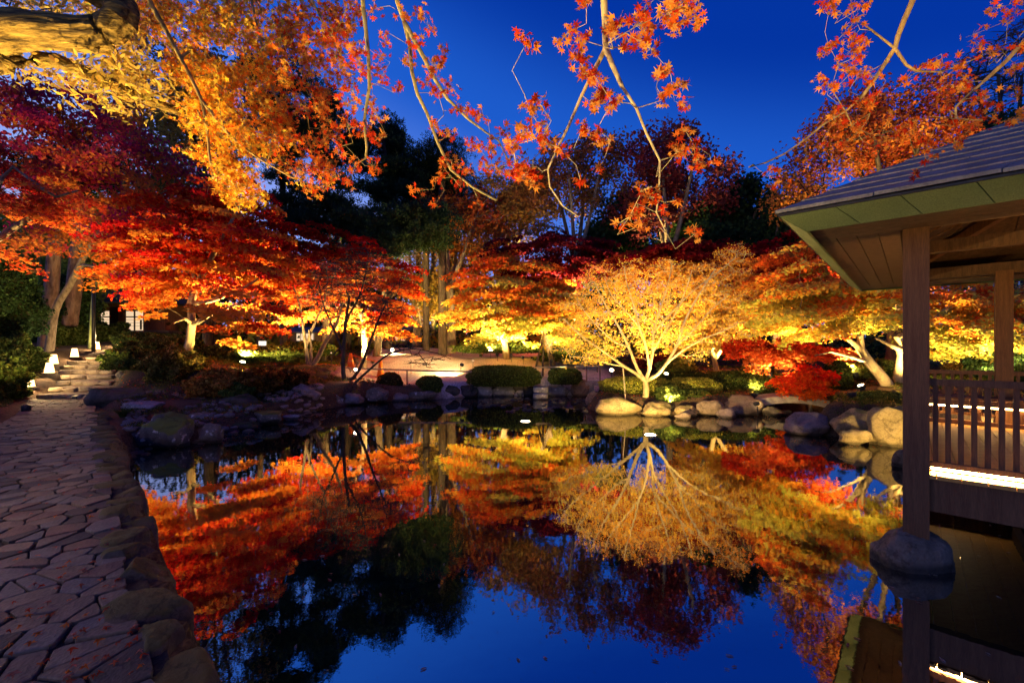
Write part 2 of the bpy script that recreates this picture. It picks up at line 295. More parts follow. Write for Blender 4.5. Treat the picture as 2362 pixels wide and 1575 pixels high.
def build_ground():
    def axis(a, b, fine, far):
        core = np.arange(a, b+fine, fine); ext = [fine]; s = fine
        while sum(ext) < far: s *= 1.28; ext.append(s)
        c = np.cumsum(ext); return np.concatenate([a-c[::-1], core, b+c])
    xs = axis(-22, 16, .14, 380); ys = axis(-3, 27, .14, 380)
    X, Y = np.meshgrid(xs, ys); Z = ground(X, Y)
    rngb = np.random.default_rng(3); Z += np.where(sdf(np.stack([X.ravel(), Y.ravel()], 1)).reshape(X.shape) > .2, (rngb.random(X.shape)-.5)*.02, 0)*((X+.99*Y > .8) | (X+.99*Y < -1.7) | (Y > 13.2))
    nx, ny = len(xs), len(ys); v = np.stack([X, Y, Z], -1).reshape(-1, 3)
    i = (np.arange(ny-1)[:, None]*nx+np.arange(nx-1)).ravel(); q = np.stack([i, i+1, i+nx+1, i+nx], 1)
    m, nt, N, L = new_mat('earth_and_gravel')
    b = N('ShaderNodeBsdfPrincipled'); out = N('ShaderNodeOutputMaterial'); L(b.outputs[0], out.inputs[0]); b.inputs['Roughness'].default_value = .95; b.inputs['Specular IOR Level'].default_value = .15
    tc = N('ShaderNodeTexCoord'); a = N('ShaderNodeVertexColor'); a.layer_name = 'Col'
    n1 = N('ShaderNodeTexNoise'); n1.inputs['Scale'].default_value = 34; n1.inputs['Detail'].default_value = 9; L(tc.outputs['Object'], n1.inputs[0])
    n0 = N('ShaderNodeTexNoise'); n0.inputs['Scale'].default_value = 1.3; n0.inputs['Detail'].default_value = 6; L(tc.outputs['Object'], n0.inputs[0])
    r1 = N('ShaderNodeValToRGB'); L(n1.outputs['Fac'], r1.inputs[0]); r1.color_ramp.elements[0].position = .32; r1.color_ramp.elements[0].color = (.45,.45,.45,1); r1.color_ramp.elements[1].position = .72; r1.color_ramp.elements[1].color = (1.5,1.5,1.5,1)
    r0 = N('ShaderNodeValToRGB'); L(n0.outputs['Fac'], r0.inputs[0]); r0.color_ramp.elements[0].position = .3; r0.color_ramp.elements[0].color = (.7,.7,.7,1); r0.color_ramp.elements[1].position = .7; r0.color_ramp.elements[1].color = (1.2,1.15,1.1,1)
    x1 = N('ShaderNodeMix'); x1.data_type = 'RGBA'; x1.blend_type = 'MULTIPLY'; x1.inputs['Factor'].default_value = 1; L(a.outputs[0], x1.inputs[6]); L(r1.outputs[0], x1.inputs[7])
    x2 = N('ShaderNodeMix'); x2.data_type = 'RGBA'; x2.blend_type = 'MULTIPLY'; x2.inputs['Factor'].default_value = 1; L(x1.outputs[2], x2.inputs[6]); L(r0.outputs[0], x2.inputs[7]); L(x2.outputs[2], b.inputs['Base Color'])
    bp = N('ShaderNodeBump'); bp.inputs['Strength'].default_value = .7; bp.inputs['Distance'].default_value = .02; L(n1.outputs['Fac'], bp.inputs['Height']); L(bp.outputs[0], b.inputs['Normal'])
    # soil on the banks, pale raked gravel on the open slope behind the pond
    c = np.tile(np.array([.095,.062,.040]), (len(v), 1))
    x, y = v[:, 0], v[:, 1]
    lawn = np.clip((x+6.9+(y-16)*.12)/.5, 0, 1)*np.clip((4.2+(y-16)*.12-x)/.7, 0, 1)*np.clip((y-15.7)/.4, 0, 1)*np.clip((26-y)/.5, 0, 1)
    moss = np.clip(1-np.abs((x+2.0)-(y-19.2)*1.2)/3, 0, 1)*0
    c = c*(1-lawn[:, None])+np.array([.62,.55,.56])*lawn[:, None]
    red = np.exp(-(((x+5.2)/1.3)**2+((y-16.2)/1.3)**2)); c = c*(1-red[:, None]*.7)+np.array([.26,.10,.06])*red[:, None]*.7
    uw = v[:, 2] < -.03; c[uw] = (.03,.028,.022)
    structure('ground', mesh_np('ground', v, quads=q, smooth=True, col=c), m)
build_ground()
def build_water():
    m, nt, N, L = new_mat('pond_water')
    g = N('ShaderNodeBsdfAnisotropic') if False else N('ShaderNodeBsdfGlossy'); g.inputs['Roughness'].default_value = .012; g.inputs['Color'].default_value = (.97,.97,.97,1)
    d = N('ShaderNodeBsdfDiffuse'); d.inputs['Color'].default_value = (.004,.006,.006,1)
    fr = N('ShaderNodeFresnel'); fr.inputs['IOR'].default_value = 8.5
    mx = N('ShaderNodeMixShader'); L(fr.outputs[0], mx.inputs[0]); L(d.outputs[0], mx.inputs[1]); L(g.outputs[0], mx.inputs[2])
    tc = N('ShaderNodeTexCoord'); n = N('ShaderNodeTexNoise'); n.inputs['Scale'].default_value = 5; n.inputs['Detail'].default_value = 4; L(tc.outputs['Object'], n.inputs[0])
    n2 = N('ShaderNodeTexNoise'); n2.inputs['Scale'].default_value = .8; n2.inputs['Detail'].default_value = 2; L(tc.outputs['Object'], n2.inputs[0])
    ad = N('ShaderNodeMath'); ad.operation = 'MULTIPLY_ADD'; L(n2.outputs['Fac'], ad.inputs[0]); ad.inputs[1].default_value = 2.5; L(n.outputs['Fac'], ad.inputs[2])
    bp = N('ShaderNodeBump'); bp.inputs['Strength'].default_value = .07; bp.inputs['Distance'].default_value = .010; L(ad.outputs[0], bp.inputs['Height'])
    L(bp.outputs[0], g.inputs['Normal']); L(bp.outputs[0], fr.inputs['Normal'])
    out = N('ShaderNodeOutputMaterial'); L(mx.outputs[0], out.inputs[0])
    mb = MB(); mb.v = [(-9,-9.5,0),(17,-9.5,0),(17,19,0),(-9,19,0)]; mb.f = [[0,1,2,3]]
    structure('water', mb.mesh('water'), m)
build_water()

# ------------------------------------------------------------------ stone path, kerb, steps
U = np.array([-.7035, .7107]); V = np.array([.7107, .7035])   # along the path, across towards the water
def PW(s, t): return U*s+V*t                                # world xy from path coordinates
def clip_poly(poly, n, c):
    out = []
    for i in range(len(poly)):
        a, b = poly[i], poly[(i+1) % len(poly)]; da = a@n-c; db = b@n-c
        if da <= 0: out.append(a)
        if (da < 0 < db) or (db < 0 < da): t = da/(da-db); out.append(a+(b-a)*t)
    return out
def pavement():
    rp = random.Random(11); sites = []; s = -3.5
    row = 0
    while s < 18.3:
        ds = .13+.05*rp.random()
        t = -1.30+(row % 2)*.12+rp.uniform(-.05,.05)
        while t < .22:
            sites.append((s+rp.uniform(-.10,.10), t+rp.uniform(-.06,.06))); t += .15+.20*rp.random()
        s += ds; row += 1
    S = np.array(sites)
    m_list = [mat('paving_stone_%s' % k, c, tuple(x*1.5 for x in c), 5, .72, .75, bscale=46, dist=.011, stretch=(1.2,.9,1)) for k, c in
              (('brown',(.135,.100,.066)),('grey',(.115,.104,.086)),('dark',(.052,.043,.034)),('rosy',(.125,.078,.052)),('ochre',(.16,.125,.08)))]
    path = structure('path', None, None)
    cells = []
    for i, p in enumerate(S):
        d = np.linalg.norm(S-p, axis=1); nb = np.argsort(d)[1:14]
        poly = [np.array(q) for q in ((p[0]-.6,p[1]-.6),(p[0]+.6,p[1]-.6),(p[0]+.6,p[1]+.6),(p[0]-.6,p[1]+.6))]
        for j in nb:
            n = S[j]-p; L_ = np.linalg.norm(n); n = n/L_; poly = clip_poly(poly, n, n@((p+S[j])/2)-.003-.007*rp.random())
            if len(poly) < 3: break
        if len(poly) < 3: continue
        edge = .215
        poly = clip_poly(poly, np.array([0, 1.]), edge+.02*math.sin(p[0]*3)); poly = clip_poly(poly, np.array([0, -1.]), 1.34) if len(poly) > 2 else poly
        if len(poly) < 3: continue
        # merge near-duplicate corners
        pp = [poly[0]]
        for q in poly[1:]:
            if np.linalg.norm(q-pp[-1]) > .03: pp.append(q)
        if len(pp) < 3: continue
        pc = []
        for a_, b_ in zip(pp, pp[1:]+pp[:1]): pc += [a_*.89+b_*.11, a_*.13+b_*.87]
        pp = pc; pw = [PW(*q) for q in pp]; c = np.mean(pw, axis=0); cells.append((np.hypot(*(c)), pw, c))
    cells.sort(key=lambda k: k[0]); far = MB(); n = 0
    for dist, pw, c in cells:
        vis = c[1] > 1.2 and abs(c[0]/max(c[1], .1)) < 1.3
        if c[1] < -2: continue
        top = PATH_TOP+rp.uniform(-.006,.008); tx, ty = rp.uniform(-.02,.02), rp.uniform(-.02,.02)
        if np.cross(pw[1]-pw[0], pw[2]-pw[1]) < 0: pw = pw[::-1]
        if vis and n < 300:
            mb = MB(); mb.prism([(q[0]-c[0], q[1]-c[1]) for q in pw], -.06, 0, .006)
            mb.v = [(x, y, z+(x*tx+y*ty if z > -.05 else 0)) for x, y, z in mb.v]
            me = mb.mesh('paving_stone'); obj('paving_stone', me, rp.choice(m_list), path, (c[0], c[1], top)); n += 1
        else: far.prism([tuple(q) for q in pw], top-.06, top, .006)
    obj('paving', far.mesh('paving'), m_list[0], path, kind='stuff')
    mb = MB(); P = [PW(-3.5,-1.3), PW(-3.5,.3), PW(18.4,.3), PW(18.4,-1.3)]
    mb.v = [(p[0], p[1], PATH_TOP-.022) for p in P]; mb.f = [[0,3,2,1]] if False else [[0,1,2,3]]
    obj('joint_bed', mb.mesh('joint_bed'), mat('joint_earth', (.02,.016,.013), (.05,.038,.03), 20, .95, .5), path)
pavement()

_ico = {}
def ico(n):
    if n not in _ico:
        import bmesh
        bm = bmesh.new(); bmesh.ops.create_icosphere(bm, subdivisions=n, radius=1)
        _ico[n] = (np.array([v.co[:] for v in bm.verts]), np.array([[v.index for v in f.verts] for f in bm.faces])); bm.free()
    return _ico[n]
def rock_mesh(rx, ry, rz, seed, sub=4, facets=9, rough=.06, flat=.0, boxy=0.0):
    v, f = ico(sub); v = v.copy(); r = np.random.default_rng(seed)
    if boxy: q_ = 2+boxy*5; v /= (np.abs(v)**q_).sum(1, keepdims=True)**(1/q_)
    for _ in range(facets):
        n = r.normal(size=3); n /= np.linalg.norm(n); h = r.uniform(.52,.90)*(1+.45*boxy); d = v@n; o = np.clip(d-h, 0, None); v -= o[:, None]*n*.96
    if flat: o = np.clip(v[:, 2]-(1-flat), 0, None); v[:, 2] -= o*.85
    off = r.uniform(0, 50, 3)
    dn = np.array([mnoise.fractal(Vector(p*1.6+off), 1.0, 2.0, 5) for p in v]); nn = v/np.linalg.norm(v, axis=1, keepdims=True)
    d2 = np.array([1-abs(mnoise.noise(Vector(p*3.1+off))) for p in v])
    v = v+nn*(dn[:, None]*rough*2.4+(d2[:, None]-.8)*rough*.9)
    return mesh_np('rock', v*np.array([rx, ry, rz]), tris=f, smooth=True)
MOSSY = rock_mat('mossy_kerb_stone', (.055,.042,.03), (.14,.11,.08), moss=(.085,.072,.02), mossamt=.5)
def kerb():
    rp = random.Random(5); k = thing('kerb', 'row of rough mossy edge stones between the paved path and the pond', 'kerb')
    s = -2.4; i = 0
    while s < 13.6:
        L_ = rp.uniform(.34,.62) if s < 4 else rp.uniform(.28,.46); w = rp.uniform(.25,.36)
        c = PW(s+L_/2, .175+w/2*.5)
        me = rock_mesh(L_/2*.99, w*.58, .25, 100+i, 5 if s < 4.5 else 4, 9, .022, .0, .8)
        o = obj('kerb_stone', me, MOSSY, k, (c[0], c[1], .19+rp.uniform(-.03,.02)))
        o.rotation_euler = (rp.uniform(-.05,.05), rp.uniform(-.05,.05), math.atan2(U[1], U[0])+rp.uniform(-.08,.08))
        s += L_*1.02; i += 1
kerb()
def steps():
    rp = random.Random(9); st = thing('stone_steps', 'long flight of low rough stone steps climbing from the path end past lanterns', 'steps')
    m1 = rock_mat('step_stone', (.20,.155,.10), (.42,.33,.21)); tread = mat('step_earth', (.22,.165,.11), (.34,.26,.17), 9, .9, .5)
    for i in range(13):
        Y = 12.55+i*.74; z = PATH_TOP+.135*(i+1); py = 800+(CAMZ-z)*1000/Y
        xl, xr = (float(q) for q in stair_edges(Y))
        nst = max(3, int((xr-xl)/.42)); e = np.linspace(xl, xr, nst+1)
        for a, b in zip(e[:-1], e[1:]):
            me = rock_mesh((b-a)/2*1.12, .12, .085, 300+i*9+int(a*7) % 7, 3, 4, .05, .3, .85)
            o = obj('step_stone', me, m1, st, ((a+b)/2, Y+.09+rp.uniform(-.03,.03), z-.075+rp.uniform(-.008,.008))); o.rotation_euler[2] = rp.uniform(-.06,.06)
        mb = MB(); mb.box(((xl+xr)/2, Y+.08+.40, z-.16), (xr-xl, .80, .29)); obj('tread', mb.mesh('tread'), tread, st)
steps()

# ------------------------------------------------------------------ rocks round the pond
RM = {'dark': rock_mat('dark_wet_rock', (.035,.028,.026), (.10,.08,.07), moss=(.05,.055,.02), mossamt=.35),
      'grey': rock_mat('grey_rock', (.085,.072,.064), (.20,.17,.15), lichen=.25),
      'moss': rock_mat('moss_topped_rock', (.06,.058,.055), (.16,.15,.14), moss=(.12,.13,.025), mossamt=.62, lichen=.3),
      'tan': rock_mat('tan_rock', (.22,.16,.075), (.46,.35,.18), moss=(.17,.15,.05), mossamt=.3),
      'brown': rock_mat('brown_rock', (.13,.095,.075), (.27,.20,.155)),
      'plum': rock_mat('purple_brown_rock', (.15,.11,.115), (.30,.22,.215)),
      'pale': rock_mat('pale_blue_grey_stone', (.18,.17,.18), (.32,.31,.33), lichen=.2)}
def rock(label, x0, x1, y0, y1, mk, seed, zb=None, depth=.8, facets=9, rough=.07, flat=.1, boxy=0., cat='rock', name='rock', Y=None, sink=.12, rot=0.):
    """x0..x1, y0(top)..y1(foot) of the rock as measured on the photograph, foot at height zb"""
    zb = 0. if zb is None else zb
    Yf = (CAMZ-zb)*1000/(y1-800) if Y is None else Y
    if Y is not None: zb = CAMZ-(y1-800)/1000*Y
    rx = (x1-x0)/2/1000*Yf; ry = rx*depth; Yc = Yf+ry*.55; rx *= Yc/Yf; cx = ((x0+x1)/2-1181)/1000*Yc
    zt = CAMZ-(y0-800)/1000*Yc; h = zt-zb; rz = (h*(1+sink))/1.75; me = rock_mesh(rx, ry, rz, seed, 4, facets, rough, flat, boxy)
    co = np.empty(len(me.vertices)*3, np.float32); me.vertices.foreach_get('co', co); co = co.reshape(-1, 3); cz = zt-co[:, 2].max()
    return thing(name, label, cat, (cx, Yc, cz), rot, me=me, m=RM[mk])
rock('large dark boulder with a pinkish grey face beside the steps', 262, 372, 853, 896, 'dark', 1, zb=.55, depth=.7)
rock('low dark wall-like rock at the corner where path meets steps', 208, 345, 893, 936, 'dark', 2, zb=.38, depth=.35, boxy=.6)
rock('long brown rock behind the pale grey flat stone', 335, 478, 898, 942, 'brown', 3, zb=.25, depth=.4, boxy=.4)
rock('big black hump-shaped rock left of the pinkish cobbles', 474, 594, 908, 958, 'dark', 4, zb=.12, depth=.6)
rock('flat pale blue-grey stone between mossy boulder and path corner', 284, 385, 926, 962, 'pale', 5, zb=.25, depth=.9, flat=.4)
rock('tall boulder with a moss green top at the water beside the kerb', 332, 436, 950, 1032, 'moss', 6, depth=.8, boxy=.35, flat=.2)
rock('small dark pointed rock in the water right of the mossy boulder', 453, 512, 976, 1024, 'grey', 7, depth=.8)
rock('low grey slab behind the blue cobbles', 434, 508, 950, 982, 'grey', 8, zb=.1, depth=.6, flat=.3)
rock('long flat rock lying in the water by the blue cobbles', 500, 598, 972, 992, 'dark', 9, depth=.5, flat=.3)
rock('mossy flat-topped rock at the shore below the pink cobbles', 568, 652, 948, 981, 'moss', 10, depth=.6, flat=.35, boxy=.4)
rock('small pointed grey rock at the edge of the pink cobbles', 614, 652, 931, 958, 'grey', 11, zb=.08, depth=.8, facets=12)
rock('little bluish rock awash beside the pink cobbles', 652, 694, 955, 969, 'pale', 12, depth=.6)
rock('large plum-brown boulder above the pink cobbles', 673, 738, 884, 927, 'plum', 13, zb=.25, depth=.8)
rock('wide dark mossy mound of rock behind the plum-brown boulder', 668, 772, 842, 890, 'dark', 14, Y=15.2, depth=.5)
rock('grey shore rock with white lichen spots below the bare tree', 733, 797, 906, 937, 'grey', 15, depth=.6)
rock('rounded brown-grey rock just right of the lichen-spotted one', 790, 838, 906, 934, 'plum', 16, depth=.7)
rock('broad dark rock at the foot of the bare tree', 775, 850, 878, 915, 'dark', 17, Y=15.6, depth=.6)
rock('egg-shaped grey rock under the brown clipped ball shrub', 845, 902, 893, 929, 'grey', 18, depth=.7)
rock('low rock between the two ball shrubs', 898, 942, 906, 925, 'plum', 19, depth=.6)
rock('smooth grey rock under the green clipped ball shrub', 935, 1010, 901, 923, 'grey', 20, depth=.5)
rock('long low black rock right of the green ball shrub', 1005, 1062, 888, 918, 'dark', 21, depth=.4, flat=.2)
rock('low bluish rock below the left end of the long hedge', 1052, 1104, 888, 916, 'dark', 22, depth=.5)
rock('upright angular stone under the long hedge', 1098, 1135, 886, 915, 'pale', 23, depth=.5, boxy=.5)
rock('squared edge stone under the long hedge left of the drain', 1128, 1187, 889, 913, 'pale', 24, depth=.4, boxy=.85, flat=.1)
rock('dark rock on the right of the round drain', 1208, 1234, 890, 913, 'dark', 25, depth=.5, boxy=.4)
rock('squared edge stone under the small round hedge', 1264, 1314, 889, 913, 'pale', 26, depth=.4, boxy=.85, flat=.1)
rock('big dark speckled boulder right of the small round hedge', 1310, 1370, 874, 914, 'brown', 27, depth=.7)
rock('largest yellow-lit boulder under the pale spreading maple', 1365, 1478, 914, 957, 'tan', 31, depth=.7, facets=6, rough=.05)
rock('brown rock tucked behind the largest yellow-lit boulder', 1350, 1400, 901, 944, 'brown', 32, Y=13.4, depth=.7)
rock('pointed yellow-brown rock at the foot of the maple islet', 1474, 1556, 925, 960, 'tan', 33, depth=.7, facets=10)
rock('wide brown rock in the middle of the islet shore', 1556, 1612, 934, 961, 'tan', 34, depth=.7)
rock('small flat rock at the waterline in front of the wide brown rock', 1553, 1594, 950, 968, 'brown', 35, depth=.6)
rock('large rounded brown boulder left of the arched bridge', 1640, 1758, 910, 957, 'brown', 36, depth=.6, facets=6)
rock('rough brown rock left of the large rounded boulder', 1606, 1668, 922, 960, 'brown', 37, depth=.6)
rock('small smooth boulder before the large rounded one', 1653, 1704, 940, 964, 'plum', 38, depth=.7)
rock('brown rock behind the left end of the arched bridge', 1755, 1795, 902, 935, 'brown', 39, Y=13.6, depth=.7)
rock('dark stone under the middle of the arched bridge', 1760, 1812, 937, 960, 'dark', 40, depth=.7)
rock('small rounded stone in the channel under the bridge', 1800, 1832, 946, 957, 'dark', 41, depth=.7)
rock('purple-brown boulder in the water right of the arched bridge', 1814, 1908, 950, 1004, 'plum', 42, depth=.8, facets=7)
rock('dark brown rock behind the purple-brown boulder', 1884, 1960, 944, 990, 'brown', 43, Y=9.9, depth=.6)
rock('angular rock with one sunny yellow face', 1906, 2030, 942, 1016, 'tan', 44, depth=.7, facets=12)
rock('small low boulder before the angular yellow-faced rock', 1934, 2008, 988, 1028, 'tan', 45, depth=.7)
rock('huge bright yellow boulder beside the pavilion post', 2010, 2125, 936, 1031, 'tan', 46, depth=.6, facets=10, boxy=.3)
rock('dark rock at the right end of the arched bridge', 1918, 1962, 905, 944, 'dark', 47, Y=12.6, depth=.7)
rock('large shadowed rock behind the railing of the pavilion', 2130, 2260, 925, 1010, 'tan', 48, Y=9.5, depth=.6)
rock('grey-violet flat rock behind the hedge by the bridge', 1655, 1695, 905, 917, 'pale', 49, Y=13.4, depth=.8, flat=.3)
def drain():
    m = MB(); c = WG(1200, 914, 0); c[1] += .25
    n = 14; outer = [(-.32,0),(-.32,.42),(.32,.42),(.32,0)]; inner = [(.20*math.cos(math.pi-math.pi*i/n), .05+.17*math.sin(math.pi*i/n)) for i in range(n+1)]
    top = [(-.32+.64*i/n, .42) for i in range(n+1)]
    for y in (0, .3):
        for p in inner: m.v.append((p[0], y, p[1]))
        for p in top: m.v.append((p[0], y, p[1]))
    k = n+1
    for i in range(n):
        m.f.append([i, i+1, k+i+1, k+i]); m.f.append([2*k+i+1, 2*k+i, 3*k+i, 3*k+i+1]); m.f.append([i+1, i, 2*k+i, 2*k+i+1]); m.f.append([k+i, k+i+1, 3*k+i+1, 3*k+i])
    d = thing('drain_outlet', 'dark round-arched stone drain outlet under the long hedge', 'drain', c, me=m.mesh('drain_outlet'), m=RM['dark'])
    m = MB().cone((0,.12,-.06), .19, .19, .17, 16); o = thing('stone', 'pale round stone inside the arched drain outlet', 'stone', c, me=m.mesh('stone'), m=RM['pale'])
drain()
def landing():
    st = thing('landing_steps', 'two pale stone steps down to the water between the clipped hedges', 'steps')
    for i, (y0, y1, z) in enumerate(((903,913,.22),(893,901,.42))):
        Y = 15.75+i*.45; me = rock_mesh((1264-1230)/2000*Y, .3, .14, 60+i, 3, 3, .03, .2, .95)
        obj('step', me, RM['pale'], st, ((1247-1181)/1000*Y, Y+.15, z-.13))
    sl = thing('stone_slab', 'flat grey footbridge slab behind the islet left of the hedge', 'slab', W(1385, 880, 17.0), me=MB().box((0,0,-.06), (1.3,.8,.14)).mesh('slab'), m=CONCRETE)
    mb = MB().box((0,0,-.4), (.3,.6,.55)); obj('support', mb.mesh('support'), CONCRETE, sl, (-.45,0,0)); obj('support', mb.mesh('support'), CONCRETE, sl, (.45,0,0))
landing()
# cobbles
def cobbles():
    meshes = [rock_mesh(1, .78, .5, 500+i, 3, 2, .02) for i in range(6)]
    mats = {'blue': rock_mat('blue_grey_cobble', (.10,.10,.11), (.22,.22,.24)), 'pink': rock_mat('pink_brown_cobble', (.27,.18,.155), (.44,.32,.28))}
    rp = random.Random(21)
    def spread(polypx, n, rad, mk, name, lab, grp, zfun=None):
        P = np.array(polypx, float); done = []; tries = 0
        lab_m = {i: None for i in range(6)}
        while len(done) < n and tries < n*60:
            tries += 1; x = rp.uniform(P[:, 0].min(), P[:, 0].max()); y = rp.uniform(P[:, 1].min(), P[:, 1].max())
            if sdf([(x, y)], P)[0] > 0: continue
            r = rad*rp.uniform(.6,1.35)
            if any((x-a)**2+(y-b)**2 < (.62*(r+c))**2 for a, b, c in done): continue
            done.append((x, y, r)); i = rp.randrange(6); me = meshes[i].copy() if (i, mk) not in cache else cache[(i, mk)]
            if (i, mk) not in cache: cache[(i, mk)] = me; me.materials.clear(); me.materials.append(mats[mk])
            o = bpy.data.objects.new(name, me); COL.objects.link(o); o['label'] = lab; o['category'] = 'cobble'; o['group'] = grp
            z = gz(x, y); o.location = (x, y, max(z, -.02 if zfun is None else -1)+r*.22); o.scale = (r, r, r); o.rotation_euler = (rp.uniform(-.2,.2), rp.uniform(-.2,.2), rp.uniform(0, 6.3))
    cache = {}
    g = lambda px, py, z=.1: tuple(WG(px, py, z)[:2])
    spread([g(285,965),g(345,960),g(345,1035),g(300,1045),g(290,1000)], 60, .085, 'blue', 'cobble', 'blue-grey rounded cobble on the shore between the kerb and the mossy boulder', 'blue-grey cobbles between kerb and mossy boulder')
    spread([g(428,970),g(500,960),g(600,962),g(600,985),g(500,998),g(452,1018),g(430,1018)], 55, .10, 'blue', 'cobble', 'pale blue-grey cobble heaped on the shore right of the mossy boulder', 'blue-grey cobbles right of the mossy boulder')
    spread([g(566,905,.35),g(668,905,.35),g(760,935,.05),g(690,958,.05),g(640,960,.05),g(590,940,.1)], 170, .095, 'pink', 'cobble', 'pinkish brown cobble on the beach below the plum-brown boulder', 'pinkish cobbles on the small beach')
    for i in range(6):
        me = meshes[i]
    # stones breaking the surface in the shallow far corner
    me = {}
    for k in range(95):
        px = rp.uniform(1105, 1355); py = rp.uniform(918, 950)
        if 1120 < px < 1160 and py > 940: continue
        p = WG(px, py, 0); i = rp.randrange(6); mm = cache.get((i, 'blue')) or list(cache.values())[0]
        o = bpy.data.objects.new('pond_stone', mm); COL.objects.link(o); r = rp.uniform(.04,.11)
        o.location = (p[0], p[1], rp.uniform(-.015,.015)); o.scale = (r, r, r); o.rotation_euler = (0, 0, rp.uniform(0, 6.3))
        o['label'] = 'small stone breaking the pond surface in front of the long hedge'; o['category'] = 'stone'; o['group'] = 'stones breaking the surface before the long hedge'
cobbles()
def arched_bridge():
    # curved single slab of pale granite
    a = W(1752, 936, 12.6); b = W(1936, 948, 12.0); n = 18; L_ = np.hypot(*(b-a)[:2]); d = (b-a)/L_; nrm = np.array([-d[1], d[0]])
    mb = MB(); z0, z1 = a[2], b[2]
    for i in range(n+1):
        t = i/n; arch = .15*4*t*(1-t); p = a[:2]+(b-a)[:2]*t; zb = z0+(z1-z0)*t+arch; th = .20
        for s, zz in ((0, zb-.03*(1-4*t*(1-t))), (0, zb+th*.9), (.03, zb+th), (.87, zb+th), (.9, zb+th*.9), (.9, zb)):
            q = p+nrm*s; mb.v.append((q[0]-a[0], q[1]-a[1], zz-a[2]))
    for i in range(n):
        for j in range(6): k = (j+1) % 6; mb.f.append([i*6+j, (i+1)*6+j, (i+1)*6+k, i*6+k])
    mb.f.append([0,1,2,3,4,5][::-1]); mb.f.append([n*6+j for j in range(6)])
    thing('arched_bridge', 'small arched bridge of one curved pale granite slab over the inlet', 'bridge', a, me=mb.mesh('arched_bridge'), m=GRANITE)
arched_bridge()
# ------------------------------------------------------------------ trees
T_KITE = (np.array([(0,-.5,0),(.33,-.05,.08),(0,.6,-.02),(-.33,-.05,.08)]), np.array([(0,1,2),(0,2,3)]))
def star_template(n=5, inner=.17, spread=2.55):
    tips = []; 
    for k in range(n):
        a = -spread+2*spread*k/(n-1); l = (.62,.88,1.0,.88,.62)[k] if n == 5 else (.5,.78,.95,1.05,.95,.78,.5)[k]
        tips.append((math.sin(a)*l*.62, math.cos(a)*l*.62, -.07*l))
    base = []
    for k in range(n+1):
        a = -spread*1.12+2*spread*1.12*k/n; base.append((math.sin(a)*inner, math.cos(a)*inner, .02))
    v = np.array([(0,0,0.03)]+tips+base); f = []
    for k in range(n): f += [(n+1+k, 1+k, n+2+k), (0, n+1+k, n+2+k)]
    return v, np.array(f)
T_STAR = star_template(5, .2)
T_STAR7 = star_template(7, .22, 2.45)
T_PINNATE = (np.array([(0,-.5,0),(.14,-.2,.02),(.15,.15,.02),(0,.55,-.03),(-.15,.15,.02),(-.14,-.2,.02)]), np.array([(0,1,5),(1,2,5),(2,4,5),(2,3,4)]))
T_TUFT = (np.array([(0,0,0),(.07,0,.6),(-.07,0,.6),(.5,.1,.3),(.5,-.1,.36),(-.5,.1,.3),(-.5,-.1,.36),(.1,.5,.3),(-.1,.5,.36),(.1,-.5,.3),(-.1,-.5,.36)])*1.0,
          np.array([(0,1,2),(0,3,4),(0,6,5),(0,8,7),(0,9,10)]))
def rot_mats(n, g, tilt=.6, yaw=None):
    """random yaw, normals near up within a tilt spread"""
    a = g.uniform(0, 2*np.pi, n) if yaw is None else yaw; b = g.normal(0, tilt, n); c = g.normal(0, tilt, n)
    ca, sa, cb, sb, cc, sc = np.cos(a), np.sin(a), np.cos(b), np.sin(b), np.cos(c), np.sin(c)
    Rz = np.zeros((n,3,3)); Rz[:,0,0]=ca; Rz[:,0,1]=-sa; Rz[:,1,0]=sa; Rz[:,1,1]=ca; Rz[:,2,2]=1
    Rx = np.zeros((n,3,3)); Rx[:,0,0]=1; Rx[:,1,1]=cb; Rx[:,1,2]=-sb; Rx[:,2,1]=sb; Rx[:,2,2]=cb
    Ry = np.zeros((n,3,3)); Ry[:,1,1]=1; Ry[:,0,0]=cc; Ry[:,0,2]=sc; Ry[:,2,0]=-sc; Ry[:,2,2]=cc
    return Ry@Rx@Rz
def leaf_cloud(pos, size, colr, tmpl, g, tilt=.6):
    v, f = tmpl; n = len(pos); Rm = rot_mats(n, g, tilt); s = size*g.uniform(.65,1.3, n)
    V_ = np.einsum('nij,kj->nki', Rm, v)*s[:, None, None]+pos[:, None]
    F = f[None]+(np.arange(n)*len(v))[:, None, None]
    C = np.repeat(colr, len(v), axis=0)
    return V_.reshape(-1, 3), F.reshape(-1, 3), C
def palette(g, n, h, low, mid, high, jit=.22, sat=.12):
    """leaf colours run from LOW to HIGH with h (0..1)"""
    low, mid, high = (np.array(c) for c in (low, mid, high)); h = np.clip(h+g.normal(0, jit, n), 0, 1)[:, None]
    c = np.where(h < .5, low+(mid-low)*h*2, mid+(high-mid)*(h-.5)*2)
    return np.clip(c*np.exp(g.normal(0, sat, (n, 1)))*np.exp(g.normal(0, .06, (n, 3))), 0, .95)
